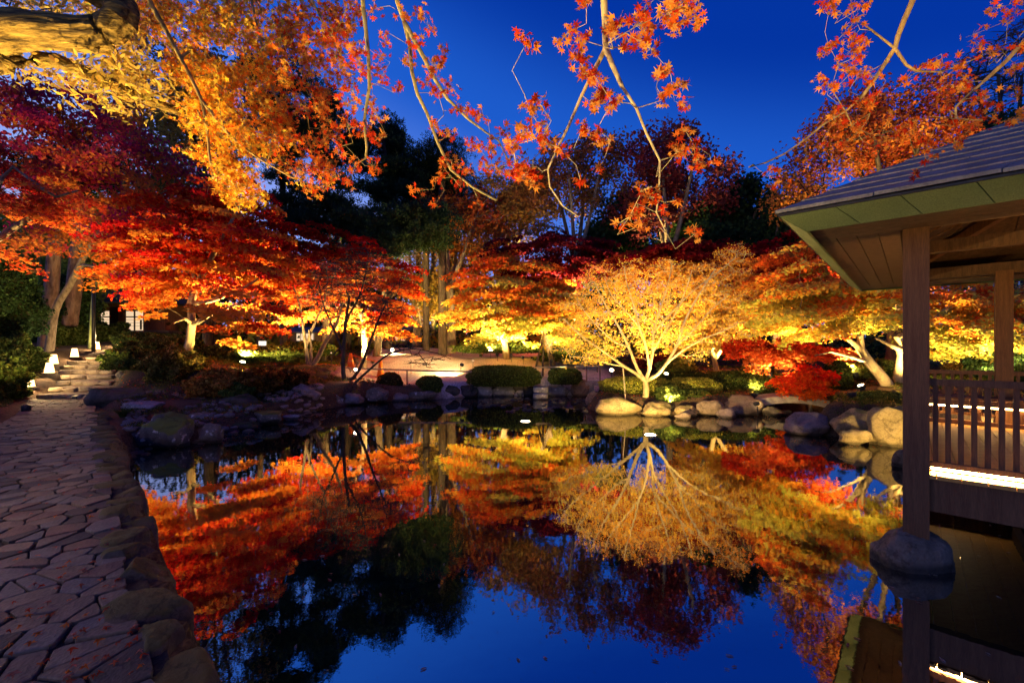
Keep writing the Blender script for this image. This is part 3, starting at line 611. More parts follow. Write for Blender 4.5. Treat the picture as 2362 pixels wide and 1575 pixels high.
class Skel:
    def __init__(s, g): s.p = []; s.par = []; s.minr = []; s.g = g
    def add(s, p, par, r=0): s.p.append(np.array(p, float)); s.par.append(par); s.minr.append(r); return len(s.p)-1
    def limb(s, pts, r0, r1, start=None, step=.3):
        pts = [np.array(p, float) for p in pts]
        if start is None and s.p:
            A = np.array(s.p); j = int(np.argmin(((A-pts[0])**2).sum(1))); last = j
        else: last = -1 if start is None else start
        P = catmull(pts, step)
        if last != -1: P = P[1:]
        n = len(P)
        for i, q in enumerate(P): last = s.add(q, last, r0+(r1-r0)*(i/(max(1, n-1)))**.8)
        return last
    def grow(s, pads, step=.35, arch=.14, jit=.05, updown=.6, skip=0):
        base = np.array(s.p[0]); A0 = np.array(s.p); d0 = np.array([np.sqrt(((A0-q)**2).sum(1)).min() for q in pads]); ends = [0]*len(pads)
        for k in np.argsort(d0):
            q = pads[k]; A = np.array(s.p[skip:]); dv = q-A; d = np.sqrt((dv**2).sum(1)); cost = d+np.clip(A[:, 2]-q[2], 0, None)*updown
            j = int(np.argmin(cost))+skip; a = s.p[j]; L_ = np.linalg.norm(q-a); n = max(1, int(np.ceil(L_/step)))
            pj = s.par[j]; dirv = (a-s.p[pj]) if pj >= 0 else np.array([0,0,1.]); dirv = dirv/(np.linalg.norm(dirv)+1e-9)
            c = a+(q-a)*.45+dirv*L_*.18+np.array([0,0,arch*L_]); last = j
            for i in range(1, n+1):
                t = i/n; p = (1-t)**2*a+2*t*(1-t)*c+t*t*q+(s.g.normal(0, jit*step, 3) if i < n else 0); last = s.add(p, last)
            ends[k] = last
        return ends
    def radii(s, rtip, e=2.2):
        n = len(s.p); kids = [0]*n; acc = np.zeros(n)
        for p in s.par:
            if p >= 0: kids[p] += 1
        for i in range(n-1, -1, -1):
            if kids[i] == 0: acc[i] += rtip**e
            acc[i] = max(acc[i], s.minr[i]**e)
            if s.par[i] >= 0: acc[s.par[i]] += acc[i] if s.minr[s.par[i]] == 0 else rtip**e*.01
        r = acc**(1/e)
        for i in range(n): 
            if s.minr[i] > 0: r[i] = s.minr[i]
            elif s.par[i] >= 0: r[i] = min(r[i], r[s.par[i]]*.92)
        return r
    def mesh(s, name, rtip, sides=7, thin=None):
        P = np.array(s.p); par = np.array(s.par); r = s.radii(rtip); idx = np.where(par >= 0)[0]; pi = par[idx]
        D = P[idx]-P[pi]; D /= np.linalg.norm(D, axis=1, keepdims=True)+1e-9
        Tn = np.zeros_like(P); 
        best = {}
        for i, p in zip(idx, pi):
            if p not in best or r[i] > r[best[p]]: best[p] = i
        dirn = np.zeros_like(P); dirn[idx] = D; T1 = np.array([dirn[i]+(dirn[best[i]] if i in best else 0) for i in idx])
        T0 = np.array([(dirn[p]+dirn[i] if best[p] == i else dirn[i]) for i, p in zip(idx, pi)])
        R0 = np.array([min(r[p], r[i]*1.25) if best[p] != i else r[p] for i, p in zip(idx, pi)]); R1 = r[idx]
        out = []
        big = R1 > (thin or .0)
        for msk, nm, sd in ((big, name, sides), (~big, name, 4)):
            if msk.any(): out.append(frusta(P[pi][msk], P[idx][msk], T0[msk], T1[msk], R0[msk], R1[msk], sd))
            else: out.append(None)
        return out
def catmull(pts, step):
    if len(pts) == 2:
        n = max(2, int(np.linalg.norm(pts[1]-pts[0])/step)+1); return [pts[0]+(pts[1]-pts[0])*t for t in np.linspace(0, 1, n)]
    Q = [2*pts[0]-pts[1]]+list(pts)+[2*pts[-1]-pts[-2]]; out = [pts[0]]
    for i in range(1, len(Q)-2):
        a, b, c, d = Q[i-1:i+3]; n = max(1, int(np.linalg.norm(c-b)/step))
        for k in range(1, n+1):
            t = k/n; out.append(.5*((2*b)+(c-a)*t+(2*a-5*b+4*c-d)*t*t+(3*b-a-3*c+d)*t**3))
    return out
def blob_pads(g, blobs, n, inner=.35, shelf=0):
    """blobs: (px, py, rx_px, ry_px, Y, depth_m[, weight])"""
    vol = np.array([b[2]*b[3]*(b[6] if len(b) > 6 else 1) for b in blobs], float); cnt = np.maximum(1, (vol/vol.sum()*n).astype(int)); out = []
    for b, k in zip(blobs, cnt):
        px, py, rx, ry, Y, dep = b[:6]; c = W(px, py, Y); d = g.normal(size=(k, 3)); d /= np.linalg.norm(d, axis=1, keepdims=True)
        rr = g.uniform(inner**3, 1, (k, 1))**(1/3); d = d*rr; out.append(c+d*np.array([rx/1000*Y, dep, ry/1000*Y]))
    P = np.concatenate(out)
    if shelf:
        c0 = P.mean(0); ph = np.arctan2(P[:, 1]-c0[1], P[:, 0]-c0[0]); off = .5*np.sin(ph*2.3+c0[0])+.3*np.sin(ph*5.1); r_ = np.linalg.norm(P[:, :2]-c0[:2], axis=1)
        q = P[:, 2]+.18*r_+off*shelf; P[:, 2] += (np.round(q/shelf)*shelf-q)*.85+g.normal(0, .04, len(P))
    gzv = ground(P[:, 0], P[:, 1])+.25; P[:, 2] = np.maximum(P[:, 2], gzv); return P
DENS = {'maple tree': (.62,.58,1.15), 'tree': (.75,.36,1.0), 'pine tree': (.52,.30,1.05), 'evergreen tree': (.7,.5,1.0), 'bare tree': (1,1,1), 'cedar tree': (1,1,1)}
def tree(name, label, cat, limbs, blobs, npads, nleaf, lsize, pal, bark, seed, pad_r=.45, pad_t=.07, rtip=.006, tmpl=T_KITE, leafmat=None, tilt=.55, arch=.14, thin=.02,
         inner=.35, twigs=3, group=None, updown=.6, droop=.25, jit=.22, step=.35, padjit=.35, sides=8, sink=.15, shelf=.62):
    """limbs: list of (points[(px,py,Y)], r0, r1); the first is the trunk, from the ground up"""
    g = np.random.default_rng(seed); sk = Skel(g)
    for i, (pts, r0, r1) in enumerate(limbs):
        P = [W(*p) for p in pts]
        if i == 0:
            base = P[0].copy(); zg = gz(base[0], base[1])-sink
            if base[2] > zg: P[0][2] = min(zg, base[2])
        sk.limb(P, r0, r1, step=step)
    base = np.array(sk.p[0]); skip = 0
    # do not root pads on the lowest half of the trunk
    zt = W(*limbs[0][0][-1])[2]; skip = sum(1 for p in sk.p if False)
    dense = DENS.get(cat, (.6,.55,1.18,1)); npads = int(npads*dense[0]); nleaf = int(nleaf*dense[1]); lsize *= dense[2]
    pads = blob_pads(g, blobs, npads, inner, shelf if (cat == 'maple tree' and pad_r > .35) else 0)
    low = base[2]+(zt-base[2])*.45; hold = [(i, p.copy()) for i, p in enumerate(sk.p) if p[2] < low]
    for i, p in hold: sk.p[i] = p+np.array([0, 0, -50.])
    ends = sk.grow(pads, step, arch, .12, updown)
    for i, p in hold: sk.p[i] = p
    trunk_xy = np.array([np.mean([sk.p[i][0] for i in range(len(limbs[0][0]))]), base[1]])
    ctr = pads.mean(0); per = max(1, nleaf//max(1, len(pads))); pos = []; hh = []
    zlo, zhi = np.percentile(pads[:, 2], 3), np.percentile(pads[:, 2], 97)
    twig0, twig1 = [], []
    for k, q in enumerate(pads):
        m = max(3, int(per*g.uniform(.45,1.6))); pr = pad_r*g.uniform(.7,1.35)
        r_ = pr*np.sqrt(g.random(m)); a = g.uniform(0, 2*np.pi, m); x = r_*np.cos(a); y = r_*np.sin(a)
        out = q[:2]-base[:2]; od = np.linalg.norm(out)+1e-6; out = out/od
        z = g.normal(0, pad_t*(.7 if cat == 'maple tree' else 1), m)-droop*(x*out[0]+y*out[1])-droop*.6*r_**2/pr+ (0 if padjit == 0 else 0)
        pos.append(q+np.stack([x, y, z], 1)); hq = (q[2]-zlo)/(zhi-zlo+1e-6); hh.append(np.full(m, hq)+g.normal(0, padjit*.8)+z*.3)
        for _ in range(twigs):
            a_ = g.uniform(0, 2*np.pi); l = pr*g.uniform(.5,.95); v = np.array([math.cos(a_)*l, math.sin(a_)*l, -droop*.5*l])
            mid = q+v*.5+g.normal(0, .03, 3); twig0 += [q, mid]; twig1 += [mid, q+v]
    pos = np.concatenate(pos); hh = np.concatenate(hh)
    gzv = ground(pos[:, 0], pos[:, 1])+.05; pos[:, 2] = np.maximum(pos[:, 2], gzv)
    colr = palette(g, len(pos), hh, *pal, jit=jit)
    root = thing(name, label, cat, base, group=group)
    tk, th = sk.mesh('trunk', rtip, sides, thin)
    o = obj('trunk', mesh_np('trunk', tk[0]-base, quads=tk[1], smooth=True), bark, root)
    tw = []
    if th is not None: tw.append(th)
    if twig0:
        A = np.array(twig0); B = np.array(twig1); tw.append(frusta(A, B, B-A, B-A, np.full(len(A), rtip*.75), np.full(len(A), rtip*.5), 3))
    if tw:
        v = np.concatenate([t[0] for t in tw]); q = []; off = 0
        for t in tw: q.append(t[1]+off); off += len(t[0])
        obj('branches', mesh_np('branches', v-base, quads=np.concatenate(q)), bark, root, kind='stuff')
    if nleaf:
        V_, F, C = leaf_cloud(pos-base, lsize, colr, tmpl, g, tilt)
        obj('crown', mesh_np('crown', V_, tris=F, col=C), leafmat or LEAF, root, kind='stuff')
    return root
RED = ((.85,.33,.045), (.84,.11,.02), (.62,.018,.022)); DEEPRED = ((.85,.16,.02), (.70,.035,.012), (.42,.010,.014))
ORANGE = ((.80,.50,.06), (.85,.30,.03), (.75,.11,.02)); YELLOW = ((.85,.60,.16), (.85,.50,.09), (.80,.30,.04))
GREENORANGE = ((.62,.58,.08), (.75,.45,.05), (.78,.16,.025)); MAROON = ((.28,.03,.03), (.22,.018,.03), (.16,.012,.03)); YGREEN = ((.45,.48,.07), (.60,.52,.08), (.70,.35,.05))
BROWN = ((.38,.20,.05), (.34,.14,.04), (.28,.085,.035)); RUST = ((.55,.22,.04), (.48,.13,.03), (.36,.06,.03)); OLIVE = ((.32,.26,.06), (.26,.19,.05), (.22,.12,.04))
PINE = ((.040,.070,.032), (.036,.064,.038), (.03,.058,.038)); DGREEN = ((.05,.09,.03), (.04,.075,.03), (.03,.06,.03)); BAMB = ((.20,.28,.05), (.26,.34,.06), (.24,.32,.07))

# the maples round the pond
tree('maple_tree', 'large red maple with forked trunk on the brown bank right of the stone steps', 'maple tree',
     [([(422,835,14.5),(438,790,14.5),(443,745,14.4),(440,700,14.3),(452,660,14.4),(480,615,14.6)], .17, .09),
      ([(442,755,14.4),(470,735,14.1),(510,715,13.7),(555,700,13.4)], .07, .03), ([(440,705,14.3),(500,690,14.2),(560,665,14.0),(600,640,13.8)], .07, .03),
      ([(452,660,14.4),(440,610,14.5),(400,570,14.6),(350,545,14.7)], .08, .03), ([(480,615,14.6),(505,560,14.8),(540,500,15),(560,450,15)], .08, .03), ([(443,745,14.4),(425,735,14.0),(400,745,13.5)],.05,.02)],
     [(330,600,75,70,14.6,1.9),(430,560,110,90,15,2.3),(520,520,100,85,15.2,2.2),(600,590,90,80,14.8,2.0),(520,640,90,60,15.2,1.6),(590,700,75,70,13.9,1.6),(540,745,70,40,13.6,1.2,.8),(350,660,55,40,14.3,1.4),(385,720,28,30,13.9,.8),(640,640,60,70,14.8,1.5),(545,460,70,45,15.2,1.5),(440,470,90,40,15.5,1.6),(305,655,62,26,16.2,1.2),(380,685,40,20,15.6,1.0)],
     420, 62000, .12, RED, BARK_PALE, 41, pad_r=.55, thin=.022, padjit=.5)
tree('maple_tree', 'glowing orange-red maple behind the bare tree beside the hut', 'maple tree',
     [([(838,800,19),(840,760,19),(830,720,19),(815,680,19)], .15, .08), ([(840,755,19),(870,720,18.6),(900,690,18.3)], .07, .03), ([(830,720,19),(780,690,18.7),(740,660,18.5)], .07, .03)],
     [(760,640,95,75,19,2.0),(850,620,85,65,19,2.0),(905,680,60,70,18.5,1.6),(840,720,90,50,18,1.6),(720,700,70,50,18,1.5),(690,630,70,60,19,1.6),(900,740,60,35,18,1.3),(940,650,30,60,18.8,1.1)],
     300, 42000, .13, ((.88,.36,.05),(.85,.14,.02),(.60,.015,.012)), BARK_MID, 42, pad_r=.6, padjit=.4)
tree('maple_tree', 'orange and yellow-green maple in the middle of the lawn edge behind the lamps', 'maple tree',
     [([(1170,812,21),(1162,780,21),(1150,740,21),(1140,700,21)], .20, .10), ([(1162,780,21),(1190,740,20.6),(1220,700,20.3)], .09, .04), ([(1150,740,21),(1110,710,20.5),(1080,690,20)], .08, .03)],
     [(1130,640,80,50,21,2.0),(1210,650,80,60,21,2.2),(1090,690,60,50,20.5,1.8),(1180,710,100,45,20,2.0),(1130,750,80,35,20,1.8),(1060,700,38,55,20,1.4),(1280,690,60,60,21,1.8),(1230,755,70,30,20,1.6),(1150,600,60,25,21.5,1.5)],
     300, 46000, .14, ((.62,.58,.10),(.80,.30,.035),(.75,.10,.02)), BARK_MID, 43, pad_r=.65, padjit=.35)
tree('maple_tree', 'dark-trunked maple leaning left on wooden props beside the middle maple', 'maple tree',
     [([(1278,822,19.5),(1262,785,19.5),(1248,750,19.5),(1240,715,19.5)], .16, .09), ([(1290,805,19.7),(1275,775,19.6),(1262,755,19.5)], .13, .10)],
     [(1250,690,70,40,19.5,1.6),(1300,720,60,40,19.5,1.6),(1220,740,55,30,19.2,1.4),(1310,770,50,25,19.5,1.3)],
     110, 15000, .13, GREENORANGE, BARK_DARK, 44, pad_r=.6)
tree('maple_tree', 'pale golden spreading maple with fine bare branches on the rocky islet', 'maple tree',
     [([(1487,920,12.75),(1491,900,12.75),(1489,880,12.75)], .095, .08), ([(1489,880,12.75),(1468,862,12.6),(1440,845,12.4),(1405,820,12.2),(1370,795,12.1),(1335,770,12.0),(1300,735,12.0)], .050, .017),
      ([(1489,880,12.75),(1470,850,12.6),(1450,800,12.5),(1425,750,12.5),(1395,700,12.6),(1370,650,12.7)], .055, .018), ([(1489,880,12.75),(1498,850,12.7),(1505,810,12.7),(1508,765,12.7),(1522,715,12.7),(1540,660,12.8),(1550,610,12.9)], .055, .018),
      ([(1489,882,12.75),(1515,865,12.6),(1540,835,12.4),(1562,795,12.3),(1580,740,12.3),(1612,680,12.4),(1650,620,12.6)], .050, .017), ([(1498,850,12.7),(1490,800,12.5),(1475,755,12.4),(1462,705,12.4),(1445,650,12.5),(1440,615,12.6)], .038, .015),
      ([(1540,835,12.4),(1580,805,12.1),(1625,780,12.0),(1665,765,11.9),(1705,745,11.9)], .030, .014), ([(1508,765,12.7),(1545,725,12.6),(1600,670,12.7),(1655,630,12.8),(1700,590,12.9)], .030, .014),
      ([(1440,845,12.4),(1400,838,12.1),(1360,825,11.9),(1315,822,11.8)], .022, .012), ([(1450,800,12.5),(1420,790,12.3),(1385,760,12.2),(1350,720,12.2),(1330,690,12.3)], .026, .013), ([(1562,795,12.3),(1600,760,12.2),(1640,715,12.3),(1680,680,12.4)], .026, .013),
      ([(1505,810,12.7),(1530,770,12.5),(1560,720,12.5),(1585,660,12.6),(1600,610,12.7)], .026, .013), ([(1475,755,12.4),(1450,725,12.3),(1410,680,12.3),(1395,640,12.5)], .022, .012)],
     [(1318,775,62,45,12.5,.9),(1400,700,78,58,13.2,1.0),(1480,665,85,58,13.4,1.1),(1575,665,85,62,13.4,1.1),(1645,690,72,62,13.4,1.0),(1680,620,48,48,13.6,.8),(1400,640,66,38,13.5,.9),(1345,712,62,45,12.8,.9),(1610,770,85,38,12.7,.9),(1705,760,50,30,12.4,.7),(1725,700,38,40,13,.7),(1345,825,65,16,12.0,.6,.9),(1500,618,80,20,13.5,.9),(1690,588,34,26,13.6,.6),(1440,790,70,38,13.0,.8,.8),(1540,780,75,40,13.0,.8,.8),(1395,815,50,22,12.5,.6,.7),(1600,815,60,18,12.6,.6,.7),(1500,730,70,50,13.2,.8)],
     2100, 30000, .048, ((.88,.60,.10),(.88,.50,.06),(.85,.34,.04)), bark_mat('golden_lit_bark', (.40,.31,.15), (.62,.50,.26), 9, .35, .01), 45, pad_r=.22, pad_t=.09, thin=.006, twigs=4, rtip=.0042, step=.2, arch=.03, tmpl=T_KITE, droop=.1, inner=.1, tilt=.9)
tree('maple_tree', 'orange maple with slim forked trunk standing behind the wide clipped hedge', 'maple tree',
     [([(1655,865,16.5),(1648,830,16.5),(1640,790,16.5)], .12, .07), ([(1650,840,16.5),(1665,805,16.4),(1690,780,16.3)], .06, .03), ([(1640,790,16.5),(1610,750,16.4),(1590,700,16.4)], .06, .03)],
     [(1640,720,75,60,16.8,1.7),(1720,690,70,60,17,1.7),(1700,750,80,40,16.5,1.6),(1780,720,60,55,17,1.6),(1620,780,60,30,16.2,1.2),(1590,640,50,40,17.2,1.2),(1700,630,50,40,17.4,1.4)],
     260, 38000, .12, ((.85,.50,.07),(.85,.33,.035),(.80,.20,.03)), BARK_PALE, 46, pad_r=.55)
tree('maple_tree', 'leaning maple with thick lit limbs and yellow-green leaves left of the pavilion post', 'maple tree',
     [([(2058,905,11.5),(2035,870,11.5),(2005,835,11.5),(1985,805,11.4)], .15, .10), ([(1985,805,11.4),(1985,770,11.4),(1970,735,11.4),(1935,710,11.3)], .07, .03), ([(2000,835,11.5),(1960,822,11.2),(1915,812,11.0),(1880,820,10.8)], .045, .02),
      ([(1985,805,11.4),(1945,775,11.2),(1900,760,11.0),(1860,745,10.9)], .06, .02), ([(1985,770,11.4),(2010,740,11.6),(2040,700,11.8)], .05, .02)],
     [(1830,650,80,60,12,1.6),(1900,690,80,50,11.6,1.5),(1960,660,70,45,12,1.5),(1870,740,80,35,11.2,1.2),(1950,740,60,30,11.2,1.1),(2030,690,60,45,12,1.3),(1800,720,55,45,11.6,1.2),(2060,730,40,35,11.5,1.1),(1830,600,70,40,12.5,1.4),(1990,690,60,35,11.5,1.3)],
     330, 48000, .095, ((.62,.56,.10),(.80,.42,.05),(.78,.15,.025)), BARK_PALE, 47, pad_r=.45, padjit=.5)
tree('maple_tree', 'twin-trunked maple with bright yellow bark at the foot of the large right boulder', 'maple tree',
     [([(2085,905,12),(2070,870,12),(2078,820,12),(2068,780,12)], .12, .08), ([(2080,890,12),(2110,860,12),(2095,815,12),(2060,800,11.8),(2020,780,11.6)], .09, .03), ([(2068,780,12),(2150,740,12.5),(2230,690,13)], .07, .03), ([(2150,740,12.5),(2200,700,12.2),(2215,650,12.2),(2205,620,12.2)], .07, .04), ([(2200,705,12.4),(2250,665,12.8),(2300,640,13)], .07, .04)],
     [(2180,710,60,50,12.5,1.5),(2240,760,70,40,12.2,1.5),(2170,790,50,35,12,1.3),(2260,700,60,40,13,1.5),(2330,690,40,60,13.5,1.5),(2130,660,60,45,13,1.4),(2280,790,60,25,12.5,1.3),(2170,640,60,30,13.5,1.4)],
     230, 34000, .095, ((.58,.56,.10),(.78,.40,.05),(.78,.14,.025)), BARK_PALE, 48, pad_r=.45, padjit=.5)
tree('maple_tree', 'low bright red maple mounded between the clipped hedge and the leaning maple', 'maple tree',
     [([(1748,868,14),(1746,845,14),(1738,825,14)], .09, .06)],
     [(1750,812,60,30,13.8,1.0),(1810,810,55,28,13.8,1.0),(1715,800,32,25,13.8,.8),(1860,815,50,25,13.8,.9),(1780,840,45,14,13.4,.6),(1930,815,30,18,13.8,.8)],
     130, 20000, .085, ((.88,.22,.05),(.85,.10,.03),(.75,.05,.02)), BARK_MID, 49, pad_r=.32)
tree('maple_tree', 'small drooping scarlet maple hanging over the arched bridge', 'maple tree',
     [([(1870,912,12.6),(1868,890,12.6),(1860,868,12.5)], .05, .04)],
     [(1825,880,32,20,12.4,.5),(1870,865,40,22,12.5,.6),(1900,880,20,28,12.5,.5),(1850,893,48,14,12.2,.5),(1868,908,14,12,12.1,.3)],
     90, 15000, .065, ((.88,.20,.02),(.82,.07,.015),(.72,.02,.012)), BARK_MID, 50, pad_r=.24, pad_t=.05, inner=.2)
tree('maple_tree', 'tall leaning maple on the far left with dusky pink and orange crown over the steps', 'maple tree',
     [([(112,765,17.8),(128,715,17.8),(160,660,17.8),(195,590,17.8),(225,545,17.8),(250,510,17.6)], .16, .09), ([(195,595,17.8),(185,565,17.6),(165,545,17.3)], .08, .04), ([(225,545,17.8),(300,560,17),(360,590,16.6)], .06, .02), ([(250,510,17.6),(330,470,16.8),(400,430,16.3)], .06, .02), ([(190,610,17.8),(240,620,16.8),(290,640,16.4)], .05, .02),
      ([(250,510,17.6),(150,440,16.8),(60,400,15.8),(0,370,15.3)], .08, .03)],
     [(280,500,120,60,16.1,2.2),(200,430,120,60,15.6,2.2),(100,330,120,70,15.1,2.2),(250,330,120,70,15.6,2.3),(350,400,70,60,15.8,1.8),(60,440,80,50,15.1,2),(300,590,80,40,15.8,1.6),(265,625,50,22,15.6,1.0),(360,520,70,60,16.1,1.8),(120,520,70,25,15.6,1.5),(20,560,60,25,14.6,1.3),(50,250,90,50,14.6,2),(200,240,100,50,15.6,2)],
     300, 34000, .125, ((.72,.26,.05),(.62,.09,.06),(.46,.03,.12)), BARK_MID, 51, pad_r=.6, padjit=.6, shelf=0, pad_t=.2, twigs=5, tilt=.9)
tree('maple_tree', 'pale-barked maple limb tree at the far left edge with low sweeping branches', 'maple tree',
     [([(-60,700,10),(-40,620,10),(-10,555,10),(40,520,10),(75,500,10)], .14, .06), ([(-40,620,10),(-20,470,9.6),(5,410,9.5),(30,385,9.5)], .09, .03), ([(30,405,9.5),(90,430,9.6),(130,455,9.7),(180,440,9.7)], .04, .02)],
     [(40,480,70,30,10,1.2),(130,470,70,25,10,1.2),(0,400,60,40,10,1.2),(30,590,50,20,10,1.0,.6)], 90, 9000, .085, ((.80,.25,.05),(.65,.10,.03),(.55,.03,.03)), BARK_MID, 52, pad_r=.4)
# dusky red maples behind
for i, (lab, tr, bl, pal_) in enumerate([
    ('dark maroon round-headed maple behind the golden one', [(1290,800,23),(1290,720,23),(1280,660,23)], [(1210,600,90,50,23,2.4),(1300,590,90,50,23,2.4),(1380,600,60,45,23,2.0),(1260,640,90,35,22.5,2)], MAROON),
    ('crimson maple showing above the golden one on its right side', [(1560,820,19),(1558,740,19),(1550,680,19)], [(1480,610,70,35,19,1.8),(1560,600,80,35,19,2),(1640,600,60,40,19,1.8)], ((.6,.08,.02),(.45,.02,.02),(.3,.01,.02))),
    ('dark red maple rising beside the roof corner of the pavilion', [(1790,840,18),(1790,760,18),(1785,690,18)], [(1760,620,60,50,18,2),(1840,600,70,50,18,2),(1800,670,80,45,17.5,2),(1890,640,60,50,17.5,1.8),(1740,600,30,30,18,1.4)], ((.70,.16,.03),(.55,.03,.02),(.40,.015,.02))),
    ('crimson maple crown filling the left bank above the main maple', [(600,800,20),(600,700,20),(590,620,20)], [(480,520,90,60,20,2.6),(580,540,90,70,20,2.6),(680,580,80,60,20,2.4),(620,640,90,50,19.5,2.2),(740,560,70,40,20,2)], DEEPRED)]):
    tree('maple_tree', lab, 'maple tree', [(tr, .2, .1)], bl, 200, 30000, .16, pal_, BARK_DARK, 60+i, pad_r=.7, padjit=.4)
# bare twiggy tree on the bank, three leaning stems
tree('bare_tree', 'leafless dark tree with several leaning stems beside the pond in front of the cones', 'bare tree',
     [([(800,905,15),(792,860,15),(793,800,15),(798,740,15),(805,690,15)], .085, .04), ([(800,890,15),(830,850,14.8),(850,800,14.7),(868,750,14.6),(890,700,14.5)], .06, .025), ([(805,895,15),(855,850,14.6),(900,815,14.3),(950,805,14.1),(1010,815,13.9),(1040,828,13.8)], .045, .012),
      ([(795,820,15),(770,760,15.1),(745,700,15.2),(735,650,15.2)], .04, .015), ([(798,740,15),(830,680,15),(845,620,15),(850,590,15)], .04, .012)],
     [(800,640,70,60,15,1.2),(870,640,60,60,15,1.2),(900,720,50,50,14.7,1.1),(760,690,50,60,15.2,1.1),(840,720,70,50,14.6,1.1),(990,830,55,20,13.9,.5),(930,790,50,20,14.2,.7),(840,590,60,40,15,1),(715,850,60,20,14.6,.6,.5)],
     360, 0, .05, OLIVE, BARK_DARK, 71, pad_r=.35, thin=.012, twigs=6, rtip=.0085, arch=.05, step=.3)
tree('bare_tree', 'dark forked tree with nearly bare stems just left of the leafless one', 'bare tree',
     [([(712,850,16.2),(706,800,16.2),(700,760,16.2),(690,700,16.2),(672,650,16.2)], .075, .03), ([(722,852,16.2),(745,800,16),(775,750,15.9),(790,700,15.9)], .09, .03), ([(706,790,16.2),(728,740,16.2),(750,690,16.2),(755,640,16.2)], .05, .015), ([(716,850,16.2),(718,800,16.1),(712,760,16.1)],.05,.03)],
     [(690,660,45,50,16.2,1.1),(750,640,50,50,16.2,1.1),(790,690,40,50,16,1),(730,700,50,50,16,1)], 130, 700, .06, RUST, BARK_MID, 72, pad_r=.35, thin=.012, twigs=4, rtip=.006, arch=.05)
# ------------------------------------------------------------------ tall trees behind
def pine(label, px, Y, top, bot, cx, seed, pads_, width, trunk_r=.28, n=38000, lean=0):
    tr = [(px, bot, Y), (px+lean*.4, (bot*2+top)/3, Y), (px+lean, (bot+2*top)/3, Y), (cx, top+30, Y)]
    tree('pine_tree', label, 'pine tree', [(tr, trunk_r, .07)], [(a, b, c*1.05, d*.62, e, f) for a, b, c, d, e, f in pads_], 120, n, .30, PINE, BARK_DARK, seed, pad_r=.8, pad_t=.17, rtip=.02, tmpl=T_TUFT, leafmat=NEEDLE, tilt=.35, inner=.45, droop=.05, arch=.04, twigs=2, thin=.04, step=.6, jit=.3)
pine('tall dark pine with layered crown in the middle left of the sky', 895, 24, 250, 800, 880, 81,
     [(865,290,50,25,24,1.8),(905,330,50,28,24,1.8),(850,350,50,30,24,1.8),(920,400,65,26,24,2.2),(975,390,45,26,24,1.7),(860,440,60,26,24,2),(930,460,60,30,24,2),(880,520,70,40,24,2.2),(960,525,45,28,24,1.6),(840,545,55,35,24,1.6),(960,430,50,22,24,1.8),(810,490,35,18,24,1.2)], 3, n=46000)
pine('dark pine with a pale curving trunk behind the golden leaves', 660, 24, 120, 800, 650, 82,
     [(640,170,60,50,24,2),(620,270,60,40,24,2),(700,230,60,50,24,2),(730,330,70,40,24,2.2),(640,370,60,35,24,2),(770,300,50,40,24,1.8),(720,420,70,35,24,2),(680,480,70,35,24,2),(740,500,50,30,24,1.8),(790,380,50,30,24,1.8)], 3, trunk_r=.34, n=42000, lean=-10)
pine('leaning pine whose crown shows above the glowing red maple', 745, 21, 430, 800, 800, 83,
     [(700,520,45,18,21,1.4),(760,480,45,22,21,1.4),(830,520,50,25,21,1.5),(800,590,45,18,21,1.2),(870,570,50,25,21,1.4)], 2, trunk_r=.2, n=18000, lean=30)
pine('leaning dark evergreen on the right of the middle pine', 868, 21.5, 470, 800, 930, 84,
     [(930,510,50,28,21.5,1.5),(980,545,45,28,21.5,1.5),(900,560,45,22,21.5,1.3),(1000,500,40,25,21.5,1.3)], 2, trunk_r=.2, n=16000, lean=40)
def broad(label, px, Y, top, bot, blobs, pal_, seed, n=26000, ls=.17, trunk_r=.28, pads=170, bark=BARK_DARK, pad_r=.8, splits=(-60,-20,25,60), cat='tree', name='broadleaf_tree', tw=4):
    mid = bot+(top-bot)*.38; limbs = [([(px,bot,Y),(px+2,(bot+mid)/2,Y),(px-3,mid,Y)], trunk_r, trunk_r*.7)]
    for i, s in enumerate(splits): limbs.append(([(px-3,mid,Y),(px+s*.45,mid+(top-mid)*.35,Y+(-1)**i*.7),(px+s*.9,mid+(top-mid)*.75,Y+(-1)**i*1.2)], trunk_r*.5, .06))
    tree(name, label, cat, limbs, blobs, pads, n, ls, pal_, bark, seed, pad_r=pad_r*.85, pad_t=.25, rtip=.018, tilt=1.0, inner=.5, droop=.0, arch=.10, twigs=tw, thin=.035, step=.6, updown=1.2)
broad('tall tree with brown-gold leaves topping the middle of the grove', 1330, 24, 320, 800, [(1220,420,60,40,24,2),(1290,380,70,45,24,2.4),(1380,360,55,45,24,2.2),(1400,430,50,50,24,2),(1320,450,80,40,24,2.4),(1180,460,50,40,24,2),(1240,500,60,40,24,2)], BROWN, 91, 30000, bark=BARK_MID)
broad('tall dusky purple tree between the brown-gold one and the evergreen', 1545, 22.5, 300, 800, [(1500,350,50,45,22.5,2),(1560,370,60,50,22.5,2.2),(1620,420,45,50,22.5,2),(1510,430,70,50,22.5,2.2),(1590,480,70,50,22.5,2.2),(1470,500,50,50,22.5,2),(1540,320,45,25,22.5,1.6)], ((.22,.06,.05),(.24,.05,.05),(.30,.04,.04)), 92, 34000, bark=BARK_MID)
broad('round rust-red tree low between the pines and the brown-gold tree', 1040, 24, 450, 800, [(1010,490,50,35,24,2),(1070,480,60,40,24,2.2),(1120,500,50,45,24,2),(1040,540,70,40,24,2.2),(1110,560,60,40,24,2)], RUST, 93, 24000, bark=BARK_MID)
